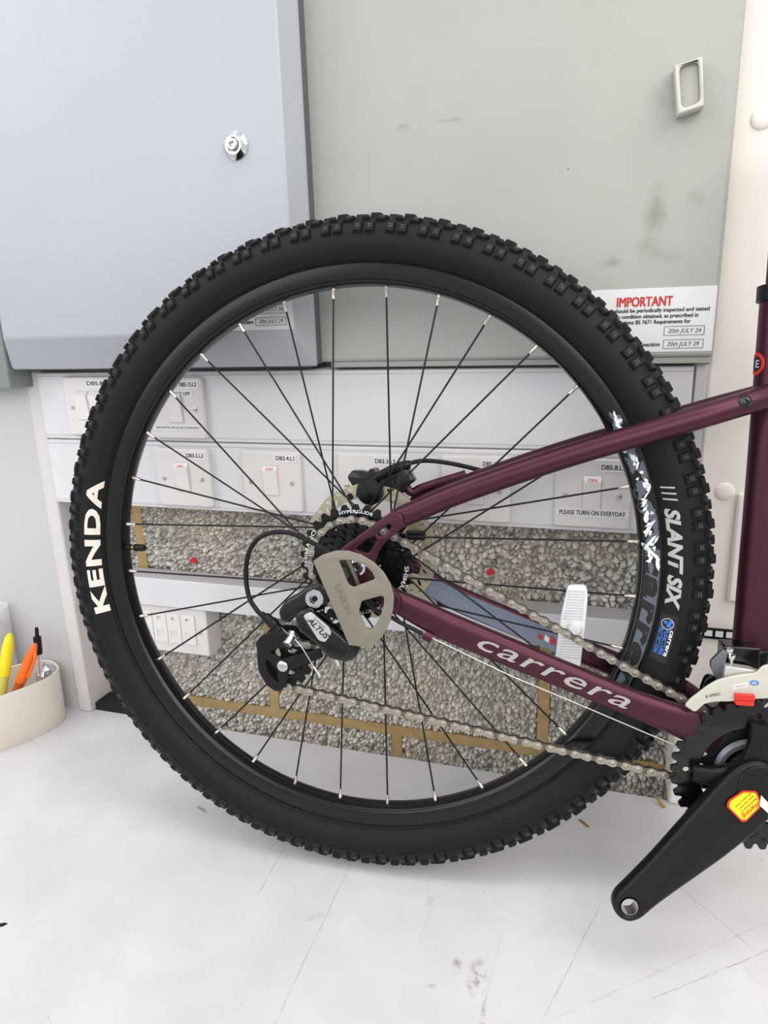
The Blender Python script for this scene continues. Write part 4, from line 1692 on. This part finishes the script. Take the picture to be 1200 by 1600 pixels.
lettering('lettering', 'ALTUS', lambda a, b: Vector((-0.0305 + a * c45 - b * s45, -0.1036, -0.0445 + a * s45 + b * c45)), 0.0058, M['print_black'], der, width=0.0275, bold=0.02, shear=0.35)
lettering('lettering', 'SHIMANO', lambda a, b: Vector((-0.0232 + a * c45 - b * s45, -0.1036, -0.0420 + a * s45 + b * c45)), 0.0022, M['print_slate'], der, width=0.0150)
CG = [(-0.1094, -0.0915), (-0.1023, -0.0821), (-0.0894, -0.0772), (-0.0745, -0.0762), (-0.0562, -0.0830), (-0.0300, -0.0890), (-0.0290, -0.0995), (-0.0493, -0.1067), (-0.0569, -0.1168), (-0.0682, -0.1250), (-0.0798, -0.1440),
      (-0.0859, -0.1458), (-0.0986, -0.1395), (-0.1073, -0.1250), (-0.1080, -0.1061)]
pc = Vector((-0.0780, -0.1155))
hr = 0.0200
cres = [(-0.0640, -0.0800), (-0.0745, -0.0765), (-0.0894, -0.0772), (-0.1023, -0.0821), (-0.1100, -0.0915), (-0.1080, -0.1010), (-0.1085, -0.1120), (-0.1070, -0.1250), (-0.0986, -0.1395), (-0.0880, -0.1462), (-0.0790, -0.1450)]
cres += [(pc.x + hr * math.cos(math.radians(t)), pc.y + hr * math.sin(math.radians(t))) for t in range(265, 59, -12)]
plate('cage_plate', [round_poly(cres, 0.003, 3)], -0.0470, 0.0045, PB, der, bevel=0.0012)


def arm_poly(ang, L, w0, w1):
    a_ = math.radians(ang)
    d_, n_ = Vector((math.cos(a_), math.sin(a_))), Vector((-math.sin(a_), math.cos(a_)))
    return [tuple(pc + n_ * w0), tuple(pc - n_ * w0), tuple(pc + d_ * L - n_ * w1), tuple(pc + d_ * L + n_ * w1)]


for (ang, L, w0, w1) in ((148, 0.0235, 0.0078, 0.0034), (268, 0.0250, 0.0078, 0.0040), (22, 0.0480, 0.0078, 0.0050)):
    plate('cage_arm', [round_poly(arm_poly(ang, L, w0, w1), 0.0015, 2)], -0.0480, 0.0034, PB, der, bevel=0.0008)
plate('cage_plate', [round_poly(CG, 0.004, 4), circle2(pc.x, pc.y, 0.0195, 32)], -0.0240, 0.0020, PB, der)
for (c_, n_) in ((pc, 13), (Vector((-0.0265, -0.0764)), 11)):
    out, rp = cog_outline(n_, 0.0022, 0.0028)
    hl = []
    for j in range(5):
        t = 2 * PI * j / 5
        hl.append([(c_.x + r_ * math.cos(t + a_), c_.y + r_ * math.sin(t + a_)) for r_, a_ in ((rp * 0.40, -0.25), (rp * 0.74, -0.42), (rp * 0.74, 0.42), (rp * 0.40, 0.25))])
    plate('pulley', [[(c_.x + x, c_.y + z) for x, z in out]] + hl, CH_Y, 0.0045, PB, der)
    q = MB()
    q.lathe([(0, 0.0062), (0.0022, 0.0062), (0.0032, 0.0050), (0.0036, 0.002)], (c_.x, -0.0487, c_.y), (0, -1, 0), 20)
    q.build('pulley_bolt', M['steel'], der, smooth=0.6)
q = MB()
q.lathe([(0, 0.0030), (0.004, 0.0036), (0.006, 0.0055), (0.013, 0.0055), (0.014, 0.0062), (0.020, 0.0062), (0.021, 0.0045), (0.027, 0.0045)], (-0.0890, -0.0800, -0.0475), (0.80, 0, -0.60), 14)
q.build('barrel_adjuster', PB, der, smooth=0.5)
q = MB()
q.tube(smooth_path([(-0.0680, -0.0800, -0.0600), (-0.0590, -0.0880, -0.0630), (-0.0500, -0.0930, -0.0660), (-0.0400, -0.0935, -0.0760), (-0.0300, -0.0930, -0.0920), (-0.0250, -0.0930, -0.1000)], 5), 0.0007, 8)
q.build('cable_tail', M['steel'], der, smooth=0.8)
q = MB()
q.tube([(-0.0275, -0.0930, -0.0962), (-0.0205, -0.0930, -0.1060)], 0.0013, 8)
q.build('cable_crimp', M['alloy'], der, smooth=0.8)
q = MB()
q.lathe([(0, 0.0066), (0.003, 0.0066), (0.003, 0.0050), (0.0125, 0.0050), (0.0138, 0.0042), (0.0138, 0.0022), (0.010, 0.0020)], (-0.0500, -0.0880, -0.0650), (-0.30, -0.75, -0.62), 18)
q.build('pinch_bolt', M['steel'], der, smooth=0.5)
q = MB()
q.cyl((-0.0080, -0.0780, -0.0900), (-0.0060, -0.0760, -0.0990), 0.0028, 0.0028, 12)
q.build('limit_screw', M['steel'], der, smooth=0.6)

# ---- derailleur guard (transport bracket bolted to the axle)
GO = [(-0.0200, 0.0183), (-0.0102, 0.0251), (0.0028, 0.0294), (0.0156, 0.0300), (0.0283, 0.0268), (0.0408, 0.0198), (0.0502, 0.0109), (0.0571, -0.0006), (0.0602, -0.0117), (0.0596, -0.0244), (0.0564, -0.0372),
      (0.0514, -0.0490), (0.0450, -0.0578), (0.0393, -0.0634), (0.0350, -0.0650), (0.0154, -0.0638)]
G1 = [(0.0059, 0.0201), (0.0155, 0.0212), (0.0251, 0.0191), (0.0345, 0.0145), (0.0395, 0.0098), (0.0420, 0.0036), (0.0249, -0.0036), (0.0204, -0.0057), (0.0153, -0.0028)]
G2_ = [(0.0286, -0.0186), (0.0483, -0.0124), (0.0508, -0.0141), (0.0502, -0.0218), (0.0476, -0.0314), (0.0425, -0.0413), (0.0374, -0.0474), (0.0329, -0.0464), (0.0254, -0.0296)]
gd = plate('derailleur_guard', [GO, round_poly(G1, 0.002, 3), round_poly(G2_, 0.002, 3)], -0.1110, 0.0026, M['guard'], bike, bevel=0.0006)
ga = math.radians(-66)
lettering('lettering', 'UNION', lambda a, b: Vector((0.0010 + a * math.cos(ga) - b * math.sin(ga), -0.1126, -0.0060 + a * math.sin(ga) + b * math.cos(ga))), 0.0068, M['guard_mark'], gd, width=0.0300)
q = MB()
q.tube([(0.000, -0.0800, 0.0230), (0.010, -0.0850, 0.0105), (0.0220, -0.0990, -0.0060), (0.0300, -0.1095, -0.0130)], [(0.0012, 0.0022)] * 4, 8, up=(0.3, -0.9, 0.3))
q.build('guard_strut', M['strut'], gd, smooth=0.8)
q = MB()
q.lathe([(0, 0.0085), (0.003, 0.0085), (0.0045, 0.0062), (0.0045, 0.0035), (0.002, 0.003)], (0.0148, -0.0730, 0.0056), (0, -1, 0), 24)
q.build('hanger_bolt', M['steel'], frame, smooth=0.5)

# ---- crankset
bbx, bbz = 0.4020, -0.1865
out, rp = cog_outline(36, 0.0026, 0.0034)
inn = [(x * 0.0490 / math.hypot(x, z), z * 0.0490 / math.hypot(x, z)) for x, z in out]
hl = [circle2(bbx + 0.0610 * math.cos(t), bbz + 0.0610 * math.sin(t), 0.0030, 14) for t in (0, PI / 2, PI, 1.5 * PI)]
cks = plate('crankset', [[(bbx + x, bbz + z) for x, z in out], [(bbx + x, bbz + z) for x, z in inn]] + hl, -0.0520, 0.0030, GB, bike, bevel=0.0003)
for k in range(12):
    t = 2 * PI * k / 12 + 0.2
    q = MB()
    q.lathe([(0, 0.0022), (0.0008, 0.0022), (0.0012, 0.0012)], (bbx + 0.0665 * math.cos(t), -0.0535, bbz + 0.0665 * math.sin(t)), (0, -1, 0), 8)
    q.build('ring_rivet', M['cog_small'], cks, smooth=0.6)
out, rp = cog_outline(22)
inn = [(x * 0.0230 / math.hypot(x, z), z * 0.0230 / math.hypot(x, z)) for x, z in out]
q = MB()
q.ring(out, inn, -0.0430, -0.0410, (bbx, bbz))
q.build('small_chainring', M['satin_black'], cks)
for j, t in enumerate((0, PI / 2, PI, 1.5 * PI)):
    q = MB()
    d = Vector((math.cos(t), 0, math.sin(t)))
    p0 = Vector((bbx, -0.0600, bbz))
    q.tube([p0 + d * 0.010, p0 + d * 0.026, p0 + d * 0.0400, p0 + d * 0.0555 + Vector((0, 0.002, 0))], [(0.006, 0.016), (0.006, 0.0125), (0.006, 0.0088), (0.0055, 0.0080)], 16, up=(0, 1, 0), power=0.5)
    q.build('spider_arm', M['crank'], cks, smooth=0.6)
q = MB()
q.cyl((bbx, -0.0560, bbz), (bbx, -0.0660, bbz), 0.0270, 0.0225, 32)
q.build('spider_hub', M['crank'], cks, smooth=0.6)
q = MB()
q.wheel([(0.0270, -0.0430), (0.0330, -0.0430), (0.0345, -0.0460), (0.0310, -0.0490), (0.0270, -0.0490)], 40, True, (bbx, bbz))
q.build('bearing_cup', M['pivot'], cks, smooth=0.6)

U = Vector((-0.685, 0, -0.728)).normalized()
V = Vector((0.728, 0, -0.685)).normalized()
CR = [(-0.024, 0.0), (-0.020, -0.016), (-0.008, -0.0250), (0.008, -0.0275), (0.030, -0.0262), (0.072, -0.0225), (0.120, -0.0180), (0.150, -0.0165), (0.170, -0.0160), (0.1800, -0.0110), (0.1840, 0.0), (0.1800, 0.0110),
      (0.170, 0.0160), (0.150, 0.0165), (0.1346, 0.0180), (0.0726, 0.0255), (0.0300, 0.0285), (0.008, 0.0270), (-0.010, 0.0235), (-0.020, 0.0150)]
me = outline_mesh('crank_arm', [round_poly(CR, 0.008, 4), circle2(0.1680, 0.0, 0.0078, 28)], 0.0160, M['crank'], 0.0042)
tilt = (Vector((0, -1, 0)) * 0.028 + U * 0.168).normalized()
nrm = V.cross(tilt).normalized()
if nrm.y < 0:
    nrm = -nrm
mtx = Matrix((tilt, nrm, V)).transposed()
if mtx.determinant() < 0:
    mtx = Matrix((tilt, -nrm, V)).transposed()
mtx = mtx.to_4x4()
mtx.translation = Vector((bbx, -0.0740, bbz)) - nrm * (-0.008)
arm = put('crank_arm', me, cks, mtx)
q = MB()
q.wheel([(0.0076, -0.0076), (0.0079, -0.0076), (0.0079, 0.0076), (0.0076, 0.0076)], 28, True, (0.1680, 0.0))
q.build('pedal_thread', M['steel'], arm, smooth=0.6)
q = MB()
q.lathe([(0, 0.0205), (0.0010, 0.0205), (0.0018, 0.0195), (0.0018, 0.0160)], (0.0, -0.0078, 0.0), (0, -1, 0), 40)
q.build('dust_cap', M['plastic_black'], arm, smooth=0.5)
WL = [(0.0347, -0.0092), (0.0296, -0.0125), (0.0133, -0.0100), (0.0045, -0.0013), (0.0085, 0.0078), (0.0119, 0.0120), (0.0324, 0.0127), (0.0350, 0.0100)]
side = -1 if (arm.matrix_local.to_3x3() @ Vector((0, -1, 0))).y < 0 else 1
yf = 0.0099 * side
wl_ = put('warning_label', outline_mesh('warning_label', [round_poly(WL, 0.002, 3)], 0.0006, M['red_plastic']), arm, Matrix.Translation((0, yf, 0)))
cxw = sum(a for a, b in WL) / 8
czw = sum(b for a, b in WL) / 8
WI = [(cxw + (a - cxw) * 0.88, czw + (b - czw) * 0.86) for a, b in WL]
put('label_field', outline_mesh('label_field', [round_poly(WI, 0.002, 3)], 0.0006, M['yellow_label']), wl_, Matrix.Translation((0, 0.0003 * side, 0)))


def wmap(a0_, b0_):
    return lambda a, b: Vector((a0_ - a, 0.0008 * side, b0_ - b))


# the words run from the boss towards the pedal, upside down for the viewer
lettering('lettering', 'Warning!', lambda a, b: Vector((0.0100 + a, 0.0008 * side, 0.0058 + b)), 0.0042, M['print_red'], wl_, width=0.0215, bold=0.01)
for k in range(3):
    lettering('lettering', ('Remove this label and', 'check crank bolt is', 'tight before riding')[k], lambda a, b, k=k: Vector((0.0095 + a, 0.0008 * side, 0.0025 - k * 0.0034 + b)), 0.0016, M['print_black'], wl_, width=0.0190)
q = MB()
q.add([(0.0045, yf, -0.0015), (0.0120, yf + 0.004 * side, 0.0020), (0.0118, yf + 0.006 * side, 0.0125), (0.0060, yf + 0.007 * side, 0.0170), (0.0050, yf + 0.002 * side, 0.0080)], [(0, 1, 2, 4), (4, 2, 3)])
q.build('peeled_corner', M['paper'], wl_)
# opposite crank
q = MB()
q.tube([Vector((bbx, 0.074, bbz)), Vector((bbx, 0.078, bbz)) - U * 0.03, Vector((bbx, 0.095, bbz)) - U * 0.17], [(0.008, 0.022), (0.008, 0.02), (0.007, 0.014)], 16, up=(0, 1, 0), power=0.6)
q.build('crank_arm', M['crank'], cks, smooth=0.6)
q = MB()
q.cyl((bbx, -0.074, bbz), (bbx, 0.078, bbz), 0.0100, 0.0100, 20)
q.build('crank_axle', M['steel'], cks, smooth=0.6)

# ---- front derailleur
FO = [(0.3347, -0.1187), (0.3400, -0.1110), (0.3466, -0.1046), (0.3540, -0.0970), (0.3628, -0.0904), (0.3740, -0.0860), (0.3848, -0.0830), (0.3960, -0.0805), (0.4000, -0.0740), (0.4100, -0.0700), (0.4400, -0.0720), (0.4600, -0.0850),
      (0.4650, -0.1000), (0.4400, -0.1040), (0.4150, -0.1040), (0.4000, -0.1060), (0.3880, -0.1080), (0.3755, -0.1110), (0.3640, -0.1120), (0.3529, -0.1150), (0.3449, -0.1250)]
fd = plate('front_derailleur', [round_poly(FO, 0.003, 3)], -0.0575, 0.0030, M['fd_cream'], bike, bevel=0.0010)
FI = [(x + 0.022, z - 0.004) for x, z in FO]
plate('inner_cage', [round_poly(FI, 0.003, 3)], -0.0330, 0.0025, M['alloy'], fd, bevel=0.0006)
FS = [(0.3700, -0.0780), (0.3930, -0.0800), (0.4040, -0.0840), (0.4000, -0.0880), (0.3690, -0.1000)]
plate('link_arm', [FS], -0.0470, 0.0130, M['alloy'], fd, bevel=0.0012)
FB = [(0.3586, -0.0772), (0.3607, -0.0744), (0.3676, -0.0656), (0.3735, -0.0656), (0.3712, -0.0807), (0.3700, -0.0990), (0.3660, -0.0975), (0.3589, -0.0829)]
plate('pivot_plate', [round_poly(FB, 0.0015, 2)], -0.0440, 0.0060, M['pivot'], fd, bevel=0.0008)
FK = [(0.3561, -0.0967), (0.3594, -0.0938), (0.3641, -0.0941), (0.3720, -0.1021), (0.3680, -0.1110), (0.3535, -0.1130), (0.3530, -0.1081)]
plate('cable_anchor', [round_poly(FK, 0.002, 3)], -0.0370, 0.0100, GB, fd, bevel=0.0015)
q = MB()
q.lathe([(0, 0.0205), (0.024, 0.0205)], (0.4060, 0, -0.0960), (0.03, 0, 1), 28)
q.box(0.372, 0.405, -0.036, -0.012, -0.0900, -0.0640)
q.build('band_clamp', GB, fd, smooth=0.6, bevel=0.0015)
for (x, z) in ((0.3757, -0.0660), (0.3778, -0.0722)):
    q = MB()
    q.lathe([(0, 0.0020), (0.006, 0.0020), (0.006, 0.0036), (0.0085, 0.0036), (0.0092, 0.0026)], (x, -0.0420, z - 0.006), (-0.1, -0.35, 1), 14)
    q.build('limit_screw', M['steel'], fd, smooth=0.5)
wall_text('lettering', '8 SPEED', 0.3535, -0.0594, -0.1092, 0.0027, M['print_black'], fd, width=0.0135, rot=0.33)
st_ = plate('cage_sticker', [[(0.3765, -0.0985), (0.3885, -0.0945), (0.3888, -0.0905), (0.3768, -0.0945)]], -0.0592, 0.0003, M['dymo'], fd)
wall_text('lettering', 'HYPERGLIDE', 0.3775, -0.0596, -0.0973, 0.0018, M['print_slate'], fd, width=0.0105, rot=0.33)
em2 = outline_mesh('emblem', [[(0.3945 + 0.0040 * math.cos(a), -0.0905 + 0.0024 * math.sin(a)) for a in [2 * PI * k / 20 for k in range(20)]],
                              [(0.3945 + 0.0026 * math.cos(a), -0.0905 + 0.0013 * math.sin(a)) for a in [2 * PI * k / 20 for k in range(20)]]], 0.0003, M['print_blue'])
put('emblem', em2, fd, Matrix.Translation((0, -0.0593, 0)))
q = MB()
q.box(0.3785, 0.3945, -0.0640, -0.0520, -0.1120, -0.1078)
q.box(0.3780, 0.3950, -0.0635, -0.0590, -0.1075, -0.1015)
q.build('red_clip', M['red_plastic'], fd, bevel=0.0006)

# ================================================================== LOOSE THINGS ON THE BENCH
def oval(cx, cy, a, b, rot, n=48, p=0.74):
    out = []
    for k in range(n):
        t = 2 * PI * k / n
        x = a * math.copysign(abs(math.cos(t)) ** p, math.cos(t))
        y = b * math.copysign(abs(math.sin(t)) ** p, math.sin(t))
        out.append((cx + x * math.cos(rot) - y * math.sin(rot), cy + x * math.sin(rot) + y * math.cos(rot)))
    return out


# cream pen pot
POT_C, POT_A, POT_B, POT_R = (-0.6345, 0.0660), 0.0830, 0.0470, math.radians(62)
rings_ = [(0.0, 0.965), (0.002, 0.985), (0.090, 1.0), (0.091, 0.99), (0.090, 0.955), (0.004, 0.92)]
n = 56
v, f = [], []
for z, k in rings_:
    v += [(x, y, z) for x, y in oval(0, 0, POT_A * k, POT_B * k - (1 - k) * 0.02, POT_R, n)]
for j in range(len(rings_) - 1):
    for i in range(n):
        f.append((j * n + i, j * n + (i + 1) % n, (j + 1) * n + (i + 1) % n, (j + 1) * n + i))
f.append(tuple(range(n - 1, -1, -1)))
f.append(tuple((len(rings_) - 1) * n + i for i in range(n)))
pm = MB()
pm.add(v, f)
pot = bpy.data.objects.new('pen_pot', pm.mesh('pen_pot', M['pot'], 0.7))
pot.location = (POT_C[0], POT_C[1], Z_BENCH)
link(pot)
tag(pot, 'cream oval plastic pot holding pens at the left edge', 'pen pot')


def pen(name, label, cat, p0, p1, parts):
    """p0 foot, p1 top (hub coordinates); parts: (name, t0, t1, radii, material)"""
    p0, p1 = Vector(p0), Vector(p1)
    root = empty(name, p0)
    tag(root, label, cat)
    d = p1 - p0
    for (nm_, prof_, m_) in parts:
        q_ = MB()
        q_.lathe([(h * d.length, r) for h, r in prof_], (0, 0, 0), d, 18)
        q_.build(nm_, m_, root, smooth=0.7)
    return root


zb = Z_BENCH + 0.0065
pen('highlighter', 'yellow highlighter pen standing in the cream pot', 'pen', (-0.6420, 0.0420, zb), (-0.6175, 0.0800, -0.1980),
    [('barrel', [(0, 0.0060), (0.62, 0.0075)], M['hi_yellow_clear']), ('cap', [(0.60, 0.0082), (0.64, 0.0088), (0.88, 0.0085), (0.97, 0.0060), (1.0, 0.0030)], M['hi_yellow'])])
pen('highlighter', 'orange highlighter pen leaning right in the cream pot', 'pen', (-0.6450, 0.0550, zb), (-0.5790, 0.0880, -0.2150),
    [('barrel', [(0, 0.0055), (0.60, 0.0072)], M['hi_orange_dark']), ('cap', [(0.58, 0.0080), (0.62, 0.0084), (0.86, 0.0074), (0.97, 0.0050), (1.0, 0.0030)], M['hi_orange'])])
oc = bpy.data.objects['highlighter.001']
q = MB()
d = Vector((-0.5790, 0.0880, -0.2150)) - Vector((-0.6450, 0.0550, zb))
q.tube([d * 0.95 + Vector((0.004, 0, 0)), d * 0.86 + Vector((0.0125, -0.004, -0.002)), d * 0.66 + Vector((0.0120, -0.004, -0.003))], [(0.0022, 0.0010)] * 3, 8)
q.build('clip', M['hi_orange'], oc, smooth=0.7)
pen('ballpoint_pen', 'clear ballpoint pen with black push button in the cream pot', 'pen', (-0.6030, 0.1000, zb), (-0.5990, 0.1150, -0.2010),
    [('barrel', [(0, 0.0040), (0.73, 0.0046)], M['clear']), ('refill', [(0.02, 0.0012), (0.73, 0.0012)], M['hi_orange_dark']),
     ('grip', [(0.72, 0.0060), (0.73, 0.0064), (0.90, 0.0060), (0.91, 0.0030), (0.99, 0.0028), (1.0, 0.0022)], M['plastic_black'])])
# crumpled foil
fo = MB()
rf = random.Random(3)
bm = bmesh.new()
bmesh.ops.create_icosphere(bm, subdivisions=2, radius=0.017)
for vt in bm.verts:
    vt.co *= rf.uniform(0.75, 1.2)
    vt.co.z *= 1.5
fv = [Vector(x.co) for x in bm.verts]
ff_ = [tuple(x.index for x in y.verts) for y in bm.faces]
bm.free()
fo.add([p + Vector((-0.6020, 0.1220, Z_BENCH + 0.070)) for p in fv], ff_)
o = fo.build('foil_wrapper', M['foil'])
tag(o, 'crumpled silver foil wrapper in the far end of the pot', 'wrapper')
# clear tub behind the pot
tub = empty('clear_tub', (-0.6780, 0.1080, Z_BENCH + 0.085))
tub.location.z = Z_BENCH + H
tub.location.y = 0.1250
tub.location.x = -0.6940
tag(tub, 'clear plastic tub of small metal parts behind the cream pot', 'tub')
q = MB()
q.lathe([(0, 0.021), (0.185, 0.0235), (0.187, 0.0240), (0.185, 0.0225), (0.003, 0.0195)], (0, 0, 0), (0, 0, 1), 36)
q.build('tub_wall', M['clear'], tub, smooth=0.7)
q = MB()
for k in range(60):
    a, r_ = rf.uniform(0, 2 * PI), 0.014 * math.sqrt(rf.random())
    z_ = rf.uniform(0.010, 0.165)
    p = Vector((r_ * math.cos(a), r_ * math.sin(a), z_))
    q.cyl(p, p + Vector((rf.uniform(-1, 1), rf.uniform(-1, 1), rf.uniform(-1, 1))).normalized() * 0.009, 0.004, 0.003, 8)
so = q.build('small_parts', M['steel'], tub)
so['kind'] = 'stuff'

# splinters and bits
def sliver(name, label, cat, x, y, L, w, rot, m_, h=0.0015):
    root = MB()
    c_, s_ = math.cos(rot), math.sin(rot)
    pts = [(-L / 2, 0), (-L / 4, w / 2), (L / 3, w * 0.4), (L / 2, 0), (L / 4, -w / 2), (-L / 3, -w * 0.4)]
    n_ = len(pts)
    vv_ = [(a * c_ - b * s_, a * s_ + b * c_, 0.0) for a, b in pts] + [(a * c_ * 0.8 - b * s_ * 0.6, a * s_ * 0.8 + b * c_ * 0.6, h) for a, b in pts]
    root.add(vv_, [tuple(range(n_ - 1, -1, -1)), tuple(range(n_, 2 * n_))] + [(i, (i + 1) % n_, n_ + (i + 1) % n_, n_ + i) for i in range(n_)])
    o_ = bpy.data.objects.new(name, root.mesh(name, m_))
    o_.location = (x, y, Z_BENCH)
    link(o_)
    return tag(o_, label, cat)


sliver('wood_splinter', 'thin pale wood splinter on the bench left of the tyre', 'splinter', -0.2350, -0.0190, 0.0200, 0.0028, -0.35, mat('splinter_grey', (150, 138, 124), 0.7))
sliver('wood_splinter', 'brown wood splinter on the bench below the lower chain', 'splinter', 0.2545, 0.0840, 0.0200, 0.0050, -0.75, M['wood'])
sliver('black_scrap', 'small black scrap at the left edge of the bench', 'scrap', -0.3490, -0.2420, 0.0160, 0.0050, 0.6, M['plastic_black'])
q = MB()
q.tube([(0.3440, 0.1490, Z_BENCH + 0.0080), (0.3500, 0.1440, Z_BENCH + 0.0035), (0.3545, 0.1400, Z_BENCH + 0.0016)], [0.0016, 0.0018, 0.0014], 8)
tag(q.build('brass_pin', M['brass'], smooth=0.8), 'small brass pin leaning at the foot of the right panel', 'pin')
